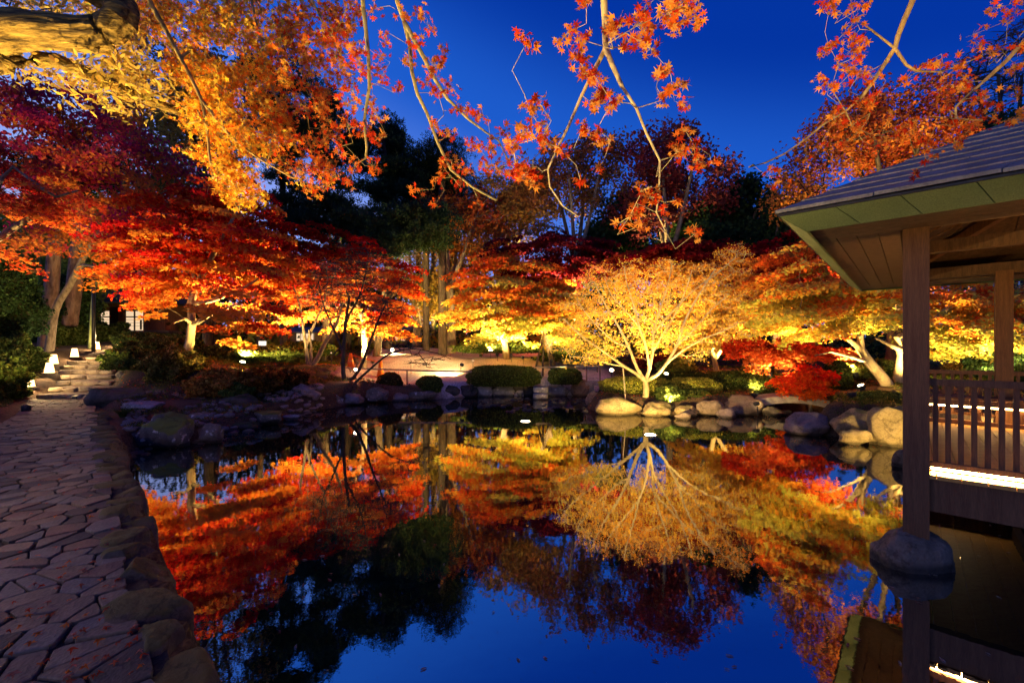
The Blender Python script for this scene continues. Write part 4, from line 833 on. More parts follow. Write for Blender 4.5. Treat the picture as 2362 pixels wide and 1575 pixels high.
broad('golden olive tree with thin crown behind the middle maple', 1160, 25, 430, 800, [(1150,440,50,40,25,2),(1210,450,50,40,25,2),(1180,520,60,50,25,2.2),(1120,600,50,50,25,2),(1050,640,50,50,25,1.8),(1010,690,35,60,25,1.6)], ((.42,.28,.05),(.38,.22,.05),(.34,.16,.05)), 94, 22000, bark=BARK_MID, splits=(-90,-30,20,60))
broad('dark rounded evergreen tree right of the purple one', 1690, 23, 420, 830, [(1640,500,50,40,23,2.2),(1700,480,55,50,23,2.4),(1740,520,35,45,23,1.8),(1680,560,75,40,23,2.4),(1600,560,60,40,23,2.2),(1720,450,30,25,23,1.5)], DGREEN, 95, 36000, ls=.2, pads=150, cat='evergreen tree', name='evergreen_tree')
broad('dark evergreen half hidden behind the purple tree', 1440, 25.5, 430, 800, [(1430,520,60,50,25.5,2.4),(1400,560,60,45,25.5,2.4),(1480,570,60,40,25.5,2.2),(1390,620,60,40,25.5,2.2)], DGREEN, 96, 24000, ls=.2, cat='evergreen tree', name='evergreen_tree')
broad('tall rusty orange tree above the pavilion roof', 2060, 17, 220, 800, [(1900,340,60,45,17,1.8),(1960,280,60,45,17,1.8),(2050,260,80,40,17,2),(2000,350,80,40,17,1.8),(1870,420,60,35,17,1.4),(2130,290,70,45,17,2),(2100,350,70,40,17,1.8),(1840,470,45,20,17,1.2)], RUST, 97, 44000, ls=.13, trunk_r=.26, splits=(-120,-50,20,70))
broad('dark leafy evergreen at the roof corner of the pavilion', 1810, 20, 480, 830, [(1790,520,25,35,20,1.6),(1830,500,35,30,20,1.6),(1800,570,40,40,20,1.6),(1770,560,22,30,20,1.3)], DGREEN, 98, 16000, ls=.17, pads=70, cat='evergreen tree', name='evergreen_tree')
broad('dark green tree standing above the pavilion roof ridge', 2260, 18, 330, 800, [(2230,370,70,50,18,1.8),(2300,330,70,60,18,1.8),(2200,430,70,40,18,1.8)], DGREEN, 99, 18000, ls=.15, cat='evergreen tree', name='evergreen_tree')
broad('bare winter tree at the top right behind the maple branches', 2330, 20, 60, 800, [(2280,160,60,60,20,1.8),(2340,120,60,60,20,1.8),(2230,230,50,50,20,1.6),(2380,220,60,70,20,1.8)], RUST, 100, 900, ls=.1, splits=(-90,-30,30,70), cat='bare tree', name='bare_tree', tw=6)
broad('tall bare tree with mauve twigs seen between the pines', 800, 27, 440, 800, [(790,520,50,60,27,2),(830,560,50,60,27,2),(760,560,40,50,27,1.8)], RUST, 101, 500, ls=.12, cat='bare tree', name='bare_tree', tw=6)
broad('tall bare tree with thin upright branches beside the cedar trunks', 960, 26, 540, 800, [(950,620,50,60,26,2),(1000,610,50,60,26,2),(930,680,40,50,26,1.6),(1010,680,40,60,26,1.6)], OLIVE, 102, 5000, bark=BARK_MID, ls=.13, cat='bare tree', name='bare_tree', tw=6)
broad('shadowy mixed tree closing the left side behind the building', 300, 27, 330, 760, [(150,400,120,80,27,3),(300,380,120,80,27,3),(430,350,100,80,27,3),(250,520,140,70,27,3),(420,480,120,70,27,3),(60,520,90,80,27,3)], ((.10,.11,.03),(.13,.11,.03),(.16,.09,.03)), 103, 60000, ls=.2, pads=240, pad_r=1.0)
broad('olive autumn tree high behind the golden leaves', 480, 22, 60, 780, [(400,160,110,60,22,2.4),(520,230,100,70,22,2.4),(330,260,100,60,22,2.4),(470,330,90,60,22,2.2)], ((.30,.24,.06),(.30,.18,.05),(.30,.12,.05)), 104, 30000, ls=.17, pads=200)
# straight cedar trunks
for i, (px, Y, r, top, lab) in enumerate([(110,19,.29,430,'thick straight pinkish trunk nearest the bamboo, tall past the red crown'), (160,20.5,.34,400,'dark straight trunk leaning right beside the pinkish one'),
        (983,24,.20,430,'slim grey cedar trunk left of the two darkest ones'), (1021,23,.24,400,'darkest thick cedar trunk at the end of the lawn'), (1043,25,.18,430,'cedar trunk standing just right of the darkest one'), (1000,28,.18,450,'thin far cedar trunk between the dark ones'),
        (1085,26,.16,500,'thin cedar trunk behind the left edge of the middle maple'), (965,27,.2,500,'cedar trunk beside the lit shop hut')]):
    g = np.random.default_rng(900+i); lean = (28, 40, 0, -2, 3, 0, 2, 0)[i]; b = W(px, 800, Y); z0 = gz(b[0], b[1])
    bpy_ = 800+(CAMZ-z0+.2)*1000/Y
    tree('cedar_tree', lab, 'cedar tree', [([(px-lean*.2, bpy_, Y), (px+lean*.25, (bpy_*2+top)/3, Y), (px+lean*.6, (bpy_+2*top)/3, Y), (px+lean, top, Y)], r, r*.72)],
         [(px+lean, top-30, 40, 60, Y, 1.0)], 24, 2500, .2, ((.02,.03,.015),(.02,.03,.015),(.02,.03,.015)), BARK_PINE if i < 2 else BARK_DARK, 900+i, pad_r=.8, pad_t=.2, rtip=.012, leafmat=NEEDLE, tmpl=T_TUFT, droop=.3, thin=.03, step=.6)
# bamboo grove at the left
def bamboo():
    m = mat('green_bamboo_culm', (.16,.20,.06), (.26,.30,.10), 6, .5, .1)
    root = thing('bamboo_grove', 'grove of slender green bamboo culms behind the two thick trunks', 'bamboo', W(130, 760, 24)*np.array([1,1,0])+np.array([0,0,1.8]))
    rp = random.Random(4); b0 = np.array(root.location)
    pos = []; culm = []
    for i in range(70):
        px = rp.uniform(10, 215); Y = rp.uniform(22.5, 27); p = W(px, 800, Y); z0 = gz(p[0], p[1]); h = rp.uniform(6, 8.5); bend = rp.uniform(-.5,.7)
        pts = [(p[0]-b0[0], p[1]-b0[1], z0-b0[2]-.1), (p[0]-b0[0]+bend*.2, p[1]-b0[1], z0-b0[2]+h*.5), (p[0]-b0[0]+bend, p[1]-b0[1], z0-b0[2]+h)]
        mb = MB().tube(catmull([np.array(q) for q in pts], .9), [.05,.05,.045,.04,.035,.03,.025,.02,.02,.02][:len(catmull([np.array(q) for q in pts], .9))] if len(catmull([np.array(q) for q in pts], .9)) <= 10 else .035, 6)
        obj('culm', mb.mesh('culm', True), m, root)
        for k in range(16):
            t = rp.uniform(.25,1); pos.append(np.array(pts[0])*(1-t)+np.array(pts[2])*t+np.array([rp.uniform(-.8,.8), rp.uniform(-.8,.8), rp.uniform(-.4,.4)]))
    g = np.random.default_rng(77); pos = np.repeat(np.array(pos), 34, axis=0); pos += g.normal(0, .3, pos.shape)
    V_, F, C = leaf_cloud(pos, .17, palette(g, len(pos), g.random(len(pos)), *BAMB), T_KITE, g, .9)
    obj('leaves', mesh_np('leaves', V_, tris=F, col=C), LEAF, root, kind='stuff')
bamboo()
def treeline():
    """the far wood behind everything: trunks and leaves too far to tell apart"""
    g = np.random.default_rng(31); A, B = [], []; pos = []; col = []
    for i in range(260):
        px = g.uniform(-700, 3100); Y = g.uniform(30, 46); x = (px-1181)/1000*Y; z = gz(x, Y); h = g.uniform(4.5, 8)
        A.append((x, Y, z-.2)); B.append((x+g.normal(0, .5), Y, z+h)); m = 210
        hue = g.choice(4); P = np.stack([g.normal(x, 1.6, m), g.normal(Y, 1.2, m), z+h*(.35+.6*g.random(m)**.8)], 1); pos.append(P)
        pal_ = (DGREEN, OLIVE, RUST, DGREEN)[hue]; col.append(palette(g, m, g.random(m), *pal_)*.7)
    for i in range(900):   # understorey
        px = g.uniform(-700, 3100); Y = g.uniform(27.5, 34); x = (px-1181)/1000*Y; z = gz(x, Y); m = 60
        pos.append(np.stack([g.normal(x, .6, m), g.normal(Y, .5, m), z+np.abs(g.normal(0, .8, m))], 1)); col.append(palette(g, m, g.random(m), *((DGREEN, OLIVE, YGREEN)[g.choice(3)]))*.8)
    A, B = np.array(A), np.array(B); v, q = frusta(A, B, B-A, B-A, np.full(len(A), .2), np.full(len(A), .08), 6)
    root = obj('woodland', None, kind='stuff', label='far dark wood closing the garden behind the lit trees')
    obj('trunks', mesh_np('trunks', v, quads=q, smooth=True), BARK_DARK, root, kind='stuff')
    P = np.concatenate(pos); V_, F, C = leaf_cloud(P, .36, np.concatenate(col), T_KITE, g, 1.0)
    obj('leaves', mesh_np('leaves', V_, tris=F, col=C), LEAF, root, kind='stuff')
treeline()

# ------------------------------------------------------------------ hedges, shrubs, ground cover
def hedge(label, cat, name, c, r, n, pal_, seed, power=2.6, lsize=.035, core=None, stems=0, parts=True, rough=.05, group=None):
    g = np.random.default_rng(seed); v, f = ico(4); e = 2/power
    vv = np.sign(v)*np.abs(v)**e; vv /= (np.abs(vv)**power).sum(1, keepdims=True)**(1/power)
    off = g.uniform(0, 30, 3); d = np.array([mnoise.fractal(Vector(p*2.2+off), 1, 2, 3) for p in vv]); vv = vv*(1+d[:, None]*rough*3)
    vv[:, 2] = np.maximum(vv[:, 2], -.7); r = np.array(r, float)
    root = thing(name, label, cat, c, group=group)
    obj('dark_core', mesh_np('dark_core', vv*r*.93, tris=f, smooth=True), mat('hedge_core', (.018,.022,.008), (.035,.035,.015), 30, .95, .8), root) if 'hedge_core' not in bpy.data.materials else obj('dark_core', mesh_np('dark_core', vv*r*.93, tris=f, smooth=True), bpy.data.materials['hedge_core'], root)  # solid dark core filling the hedge behind its leaves
    tri = vv[f]*r; ar = np.linalg.norm(np.cross(tri[:, 1]-tri[:, 0], tri[:, 2]-tri[:, 0]), axis=1); pick = g.choice(len(f), n, p=ar/ar.sum()); a = g.random((n, 2)); fl = a.sum(1) > 1; a[fl] = 1-a[fl]
    T = tri[pick]; P = T[:, 0]+(T[:, 1]-T[:, 0])*a[:, :1]+(T[:, 2]-T[:, 0])*a[:, 1:]; P *= g.uniform(.93,1.03+rough, (n, 1))
    V_, F, C = leaf_cloud(P, lsize*1.3, palette(g, n, g.random(n), *pal_, sat=.45), T_KITE, g, 1.2)
    obj('foliage', mesh_np('foliage', V_, tris=F, col=C), LEAF, root, kind='stuff')
    return root
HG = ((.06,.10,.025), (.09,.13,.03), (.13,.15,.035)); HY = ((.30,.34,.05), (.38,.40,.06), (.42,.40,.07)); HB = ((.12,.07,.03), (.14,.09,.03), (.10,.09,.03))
def hp(px, py_top, py_bot, half, Y):
    top = W(px, py_top, Y)[2]; bot = W(px, py_bot, Y)[2]; return (W(px, 800, Y)[0], Y, (top+bot)/2), half/1000*Y, (top-bot)/2
for lab, px, t, b, hw, Y, dep, n, p_, ls, pw, nm in [
    ('long low clipped hedge like a rounded loaf above the pond wall', 1163, 845, 894, 78, 16.7, .7, 26000, HG, .04, 2.8, 'hedge'),
    ('short round clipped hedge right of the long loaf-shaped one', 1302, 850, 890, 36, 16.5, .5, 10000, HG, .04, 2.4, 'hedge'),
    ('brown clipped ball shrub above the egg-shaped rock', 899, 860, 905, 27, 16.0, .4, 8000, HB, .04, 2.1, 'ball_shrub'),
    ('dark green clipped ball shrub on the lawn edge', 991, 868, 908, 28, 16.0, .4, 8000, HG, .04, 2.3, 'ball_shrub'),
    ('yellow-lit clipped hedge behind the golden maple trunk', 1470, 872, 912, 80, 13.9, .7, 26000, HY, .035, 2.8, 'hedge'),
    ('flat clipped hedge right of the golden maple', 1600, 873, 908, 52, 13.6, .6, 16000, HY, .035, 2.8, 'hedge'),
    ('wide clipped hedge mound behind the large rounded boulder', 1705, 858, 908, 72, 14.2, .8, 24000, HG, .04, 2.6, 'hedge'),
    ('long dark clipped hedge behind the yellow-lit one', 1580, 860, 880, 60, 15.5, .6, 14000, HG, .04, 2.8, 'hedge'),
    ('green ground-hugging shrub below the flat clipped hedge', 1600, 898, 928, 48, 12.9, .4, 9000, HG, .05, 2.0, 'shrub'),
    ('dark rounded shrub behind the leaning maple by the pavilion', 2010, 830, 880, 60, 14.5, .8, 14000, HG, .05, 2.2, 'shrub'),
    ('narrow dark evergreen shrub between the scarlet maple and the lamp', 1930, 835, 905, 24, 13.2, .4, 9000, HG, .05, 2.1, 'shrub'),
    ('leafy dark ground shrub above the bright right boulders', 2030, 905, 945, 75, 10.6, .5, 12000, HG, .06, 2.0, 'shrub'),
    ('round dull clipped shrub seen through the pavilion', 2260, 835, 870, 60, 14, .7, 9000, HB, .05, 2.4, 'shrub'),
    ('broad dark hedge seen through the railing of the pavilion', 2240, 870, 920, 110, 13, .9, 14000, HG, .06, 2.4, 'hedge')]:
    c, hx, hz = hp(px, t, b, hw, Y); hedge(lab, 'hedge' if nm == 'hedge' else 'shrub', nm, c, (hx, dep, hz), n, p_, int(px+t), pw, ls)
# loose shrubs: leafy mounds with an uneven outline
SHR = [('big leafy shrub bank left of the lanterns near the path edge', -45, 840, 945, 55, 11.6, .8, 16000, HG),
       ('dense dark shrub mound behind the first lantern', -5, 780, 880, 60, 14.8, .8, 22000, HG),
       ('lit green shrub behind the middle lanterns of the steps', 140, 765, 820, 55, 20.6, .9, 20000, HG),
       ('rounded green shrub beside the topmost lantern', 238, 750, 806, 44, 22.3, 1.0, 15000, HG),
       ('tall dark evergreen bush at the far left edge', -35, 580, 800, 75, 15, 1.2, 24000, DGREEN),
       ('dark evergreen bush between the trunks and the building', 168, 650, 775, 26, 21, 1.0, 15000, DGREEN),
       ('spreading green shrub on the right side of the steps', 378, 785, 850, 62, 15.5, 1.0, 20000, HG),
       ('low leafy shrub between the steps and the large dark boulder', 308, 842, 890, 44, 13.6, .6, 10000, HG),
       ('dark green shrub right of the large dark boulder', 405, 835, 905, 45, 13.0, .7, 12000, ((.10,.10,.02),(.16,.14,.03),(.2,.16,.04))),
       ('dark hedge-like shrub band left of the big red maple', 345, 770, 800, 60, 18, .8, 9000, HG),
       ('straw-coloured twiggy shrub on the bank in front of the red maple', 505, 858, 915, 55, 12.3, .6, 9000, ((.30,.15,.03),(.34,.18,.04),(.30,.12,.03))),
       ('brown twiggy azalea mound beside the straw-coloured one', 595, 858, 905, 55, 12.8, .7, 9000, ((.18,.08,.02),(.2,.1,.02),(.16,.06,.02))),
       ('small dark green bush near the pink cobbles', 545, 888, 918, 26, 12.0, .3, 4000, HG),
       ('dark mounded shrub left of the plum-brown boulder', 655, 855, 905, 40, 13.6, .6, 8000, ((.05,.04,.02),(.08,.05,.02),(.06,.05,.02))),
       ('low green shrub row behind the bank under the red maple', 560, 800, 835, 120, 16.5, .7, 15000, HG),
       ('dark shrub at the foot of the hut', 700, 790, 822, 60, 20, .7, 7000, HG),
       ('low dark hedge under the middle maple behind the lamps', 1180, 790, 815, 110, 22, .8, 13000, HG),
       ('dark shrub mass under the leaning propped maple', 1340, 800, 840, 70, 20.5, .8, 10000, HG),
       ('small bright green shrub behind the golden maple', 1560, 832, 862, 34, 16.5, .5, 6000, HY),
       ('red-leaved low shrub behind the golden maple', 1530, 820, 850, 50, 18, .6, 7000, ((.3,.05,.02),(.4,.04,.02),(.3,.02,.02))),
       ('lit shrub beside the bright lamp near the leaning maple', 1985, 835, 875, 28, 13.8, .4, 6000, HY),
       ('grassy green tuft shrub by the golden maple roots', 1545, 905, 938, 26, 12.6, .3, 4000, HG),
       ('dark bush to the right of the pavilion view', 2340, 800, 900, 60, 12.5, 1.0, 9000, DGREEN)]
for i, (lab, px, t, b, hw, Y, dep, n, p_) in enumerate(SHR):
    c, hx, hz = hp(px, t, b, hw, Y); g_ = gz(c[0], c[1]); c = (c[0], c[1], max(c[2], g_+hz*.5)); hedge(lab, 'shrub', 'shrub', c, (hx, dep, hz), n, p_, 700+i, 2.0, .075 if Y < 16 else .10, rough=.16)
def ground_cover():
    g = np.random.default_rng(55); root_items = []
    # grass and ivy tufts over the banks, fallen leaves everywhere on soil
    P = []; 
    def region(n, x0, x1, y0, y1, cond):
        x = g.uniform(x0, x1, n); y = g.uniform(y0, y1, n); k = cond(x, y) & (sdf(np.stack([x, y], 1)) > .12); x, y = x[k], y[k]; z = ground(x, y); return np.stack([x, y, z], 1)
    notpath = lambda x, y: ((x+.99*y > .85) | (x+.99*y < -1.75) | (y > 13.2)) & ~((y > 12.3) & (y < 22) & (np.abs((x+1.181*y)/y*1000-165-(y-12.5)*10) < 95))
    notlawn = lambda x, y: ~((x > -6.6-(y-16)*.12) & (x < 3.9+(y-16)*.12) & (y > 15.7))
    A = region(90000, -24, 18, 4, 25, lambda x, y: notpath(x, y) & notlawn(x, y)); h = g.random(len(A))
    clump = np.array([mnoise.noise(Vector((a[0]*.9, a[1]*.9, 0))) for a in A]); A = A[clump > -.05]; A[:, 2] += .04
    V_, F, C = leaf_cloud(A, .10, palette(g, len(A), g.random(len(A)), (.05,.08,.02), (.09,.10,.025), (.16,.12,.03), sat=.3), T_TUFT, g, .5)
    o = obj('ground_cover', mesh_np('ground_cover', V_, tris=F, col=C), LEAF, kind='stuff', label='low green ivy and grass tufts covering the dark banks')
    Bp = region(60000, -20, 16, 2, 26, lambda x, y: notpath(x, y)); dens = np.array([mnoise.noise(Vector((a[0]*.7, a[1]*.7, 5))) for a in Bp]); lawn = ~notlawn(Bp[:, 0], Bp[:, 1])
    keep = ((dens > .0) & ~lawn) | (lawn & (g.random(len(Bp)) < .10) & ((Bp[:, 0] < -3) | (g.random(len(Bp)) < .25))); Bp = Bp[keep]; Bp[:, 2] += .02
    V_, F, C = leaf_cloud(Bp, .055, palette(g, len(Bp), g.random(len(Bp)), (.55,.20,.05), (.5,.10,.03), (.35,.05,.02), sat=.3), T_KITE, g, .35)
    obj('fallen_leaves', mesh_np('fallen_leaves', V_, tris=F, col=C), LEAF, kind='stuff', label='red and brown fallen leaves strewn over soil and gravel')
ground_cover()
def grass_tuft(label, p, n, L_, seed):
    g = np.random.default_rng(seed); v = []; f = []; c = []
    for i in range(n):
        a = g.uniform(0, 6.28); l = L_*g.uniform(.6,1.2); w = .006; d = np.array([math.cos(a), math.sin(a)]); b = g.uniform(0, .05); o = len(v)
        for t in (0, .35, .7, 1): 
            q = (d[0]*(b+l*.75*t*t), d[1]*(b+l*.75*t*t), l*.95*t*(1-.45*t)); s = (-d[1]*w*(1-t*.85), d[0]*w*(1-t*.85)); v += [(q[0]+s[0], q[1]+s[1], q[2]), (q[0]-s[0], q[1]-s[1], q[2])]
        for k in range(3): f.append((o+2*k, o+2*k+1, o+2*k+3, o+2*k+2))
        c += [(.05,.08,.02)]*8
    thing('grass_tuft', label, 'grass', p, me=mesh_np('grass_tuft', v, quads=f, col=np.array(c)), m=LEAF)['kind'] = 'thing'
p = WG(272, 960, .38); grass_tuft('drooping dark grass tuft between the path corner and the pale flat stone', (p[0]+.1, p[1], .34), 220, .42, 1)
p = WG(300, 1010, .1); p = WG(1640, 935, .3); grass_tuft('arching grass tuft among the islet rocks right of the golden maple', (p[0], 13.0, .35), 160, .35, 2)
# ------------------------------------------------------------------ pavilion over the water
def pavilion():
    u1 = np.array([-.734,.679,0]); u2 = np.array([.679,.734,0]); P0 = np.array([3.54,3.80,0]); RZ = math.atan2(u2[1], u2[0])
    up = np.array([0,0,1.]); S = 4.1
    root = thing('pavilion', 'open timber pavilion on posts over the pond with slate roof and lit railings', 'pavilion', (P0[0], P0[1], 0)); O = P0.copy()
    at = lambda a, b, z: P0+(-u1)*a+u2*b+up*z-O      # a = along the front (towards the viewer's right), b = inwards
    def part(name, mb, m, parent=root, **k): return obj(name, mb.mesh(name), m, parent, **k)
    def bx(name, a0, a1, b0, b1, z0, z1, m, parent=root):
        mb = MB().hexa([at(a0,b0,z0), at(a1,b0,z0), at(a1,b1,z0), at(a0,b1,z0), at(a0,b0,z1), at(a1,b0,z1), at(a1,b1,z1), at(a0,b1,z1)]); return part(name, mb, m, parent)
    # posts on natural stones
    w = .085
    for i, (a, b) in enumerate([(0,0),(S,0),(0,S),(S,S),(.93,S)]):
        c = at(a, b, 0); p = bx('post', a-w, a+w, b-w, b+w, .26 if i != 4 else .5, 2.98, WOOD)
        if i != 4:
            me = rock_mesh(.31 if i == 0 else .27, .21, .27, 840+i, 5, 4, .045, .1, .12); o = obj('foot_stone', me, RM['brown'], root, tuple(c+np.array([.0,.03,.03]))); o.rotation_euler[2] = .1
    # floor frame, boards
    for (a0,a1,b0,b1) in ((w,S-w,-.05,.05),(w,S-w,S-.05,S+.05),(-.05,.05,w,S-w),(S-.05,S+.05,w,S-w)): bx('floor_beam', a0, a1, b0, b1, .50, .775, WOOD)
    for k in (1.03, 2.05, 3.08): bx('floor_joist', k-.04, k+.04, .06, S-.06, .60, .77, WOOD_D)
    n = 28
    for k in range(n):
        a0 = -.02+k*(S+.04)/n; bx('floor_board', a0+.003, a0+(S+.04)/n-.003, -.08, S+.06, .78, .812, WOOD_F)
    # front railing
    def railing(a0, a1, b, zt, zb, m, n, along='a', h=.055, wd=.034, shade=.0):
        r = obj('railing', None, None, root)
        def q(x0, x1, y0, y1, z0, z1, nm): 
            if along == 'a': o = bx(nm, x0, x1, b+y0, b+y1, z0, z1, m, r)
            else: o = bx(nm, b+y0, b+y1, x0, x1, z0, z1, m, r)
        q(a0, a1, -.035, .035, zt-h, zt, 'handrail'); q(a0, a1, -.025, .025, zb, zb+.045, 'bottom_rail')
        step = (a1-a0)/n
        for k in range(n):
            c = a0+(k+.5)*step; q(c-wd/2, c+wd/2, -.014, .014, zb+.045, zt-h, 'baluster')
    railing(w, S-w, -.01, 1.625, .875, WOOD, 52)
    railing(w, .93-w, S, 1.55, .89, WOOD, 8); railing(.93+w, S-w, S, 1.55, .89, WOOD, 30)
    railing(w, 1.9, 0, 1.62, .875, WOOD, 20, 'b')
    # bench along the back with a lit strip under its front edge
    be = obj('bench', None, None, root)
    for k in range(4): bx('seat_slat', .12, S-.12, S-.55+k*.125, S-.55+k*.125+.11, 1.16, 1.19, WOOD, be)
    bx('bench_apron', .12, S-.12, S-.56, S-.535, 1.08, 1.155, WOOD, be)
    for k in range(10): bx('bench_bracket', .2+k*.41, .26+k*.41, S-.5, S-.07, .815, 1.155, WOOD, be)
    bx('bench_rail', .12, S-.12, S-.54, S-.50, .815, .87, WOOD, be)
    bx('light_strip', .14, S-.14, S-.53, S-.505, 1.055, 1.072, LED_E, be)
    bx('light_strip', w+.01, S-w, .012, .05, .846, .858, LED_H); bx('light_strip', w+.01, S-w, -.052, -.034, .829, .838, LED_E)
    bx('light_strip', .14, S-.14, S-.50, S-.47, 1.13, 1.145, LED_H)  # extra strip added out of sight behind the apron to brighten the floor
    # ring beams and tie beams
    for (a0,a1,b0,b1) in ((w,S-w,-.06,.06),(w,S-w,S-.06,S+.06),(-.06,.06,w,S-w),(S-.06,S+.06,w,S-w)): bx('ring_beam', a0, a1, b0, b1, 2.94, 3.10, WOOD_D)
    bx('tie_beam', .07, S-.07, S*.5-.06, S*.5+.06, 3.02, 3.16, WOOD_D); bx('tie_beam', S*.5-.05, S*.5+.05, .07, S-.07, 3.17, 3.30, WOOD_D)
    # soffit boards round the eaves
    E = .70
    for k in range(4):
        b0 = -E+k*.15
        bx('soffit_board', -E, S+E, b0+.003, b0+.147, 2.922, 2.938, WOOD_D); bx('soffit_board', -E, S+E, S+E-(k+1)*.15+.003, S+E-k*.15-.003, 2.922, 2.938, WOOD_D)
        bx('soffit_board', -E+k*.15+.003, -E+(k+1)*.15-.003, -.10, S+.10, 2.922, 2.938, WOOD_D); bx('soffit_board', S+E-(k+1)*.15+.003, S+E-k*.15-.003, -.10, S+.10, 2.922, 2.938, WOOD_D)
    # slanting fascia panels: foot in, head out
    zb, zt, o_ = 2.90, 3.025, .165; th = .02; n = 15; Lf = S+2*E
    def fpt(side, t, out, z):
        # side 0 front, 1 right, 2 back, 3 left ; t along 0..1, corners mitred
        e = E+out; lo, hi = -e, S+e; x = lo+(hi-lo)*t
        return {0: at(x, -e, z), 1: at(S+e, x, z), 2: at(hi-(x-lo), S+e, z), 3: at(-e, hi-(x-lo), z)}[side]
    for side in range(4):
        for k in range(n):
            t0, t1 = k/n+.0006, (k+1)/n-.0006
            mb = MB().hexa([fpt(side,t0,-th,zb), fpt(side,t1,-th,zb), fpt(side,t1,0,zb), fpt(side,t0,0,zb), fpt(side,t0,o_-th,zt), fpt(side,t1,o_-th,zt), fpt(side,t1,o_,zt), fpt(side,t0,o_,zt)])
            part('fascia_panel', mb, COPPER)
        mb = MB().hexa([fpt(side,0,o_-.05,zt+.001), fpt(side,1,o_-.05,zt+.001), fpt(side,1,o_+.012,zt+.001), fpt(side,0,o_+.012,zt+.001), fpt(side,0,o_-.05,zt+.02), fpt(side,1,o_-.05,zt+.02), fpt(side,1,o_+.012,zt+.02), fpt(side,0,o_+.012,zt+.02)])
        part('drip_edge', mb, BLACKM)
    # shingle courses, each overlapping the one below, cut into shingles near the view
    pitch = .55; e0 = E+o_+.03; half = S/2+e0; nc = 18; run = half/nc; rp = random.Random(8)
    for side in range(4):
        for k in range(nc):
            r0 = -k*run; r1 = -(k+1.12)*run; z0 = zt+.022+(k*run)*pitch+.004; z1 = z0+run*1.12*pitch; thk = .028
            if r1 < -half: r1 = -half
            def rp_(t, ins, z): 
                e = e0+ins; lo, hi = -e, S+e; x = lo+(hi-lo)*t
                return {0: at(x, -e, z), 1: at(S+e, x, z), 2: at(hi-(x-lo), S+e, z), 3: at(-e, hi-(x-lo), z)}[side]
            m_ = 1 if side != 0 else max(1, int((half+r0)*2/.62))
            for j in range(m_):
                t0, t1 = j/m_+(.0007 if m_ > 1 else 0), (j+1)/m_-(.0007 if m_ > 1 else 0); dz = rp.uniform(-.002,.002)
                mb = MB().hexa([rp_(t0,r0,z0+dz), rp_(t1,r0,z0+dz), rp_(t1,r1,z1-.012), rp_(t0,r1,z1-.012), rp_(t0,r0,z0+thk+dz), rp_(t1,r0,z0+thk+dz), rp_(t1,r1,z1-.012+thk), rp_(t0,r1,z1-.012+thk)])
                part('roof_shingle', mb, SLATE)
    apex = at(S/2, S/2, zt+half*pitch+.06)
    # inner roof boarding and rafters
    mb = MB(); c = [at(-E,-E,2.95), at(S+E,-E,2.95), at(S+E,S+E,2.95), at(-E,S+E,2.95), at(S/2,S/2,2.95+(S/2+E)*pitch*.95)]; mb.v = [tuple(p) for p in c]; mb.f = [[1,0,4],[2,1,4],[3,2,4],[0,3,4]]
    part('roof_boarding', mb, WOOD_D)
    for (a, b) in ((-E,-E),(S+E,-E),(S+E,S+E),(-E,S+E)):
        mb = MB().beam(at(a*.86+S/2*.14, b*.86+S/2*.14, 2.99+.0), at(S/2, S/2, 2.99+(S/2+E)*pitch*.86), .09, .11); part('hip_rafter', mb, WOOD)
    for k in range(1, 8):
        a = k*S/8; 
        for f0, f1 in ((lambda z, s: at(a, s, z), 0), (lambda z, s: at(a, S-s, z), 1), (lambda z, s: at(s, a, z), 2), (lambda z, s: at(S-s, a, z), 3)):
            top = min(a, S-a); mb = MB().beam(f0(2.99+(E-.02)*pitch*.9, .0), f0(2.99+(E+top)*pitch*.9, top), .045, .06); part('rafter', mb, WOOD_D)
pavilion()

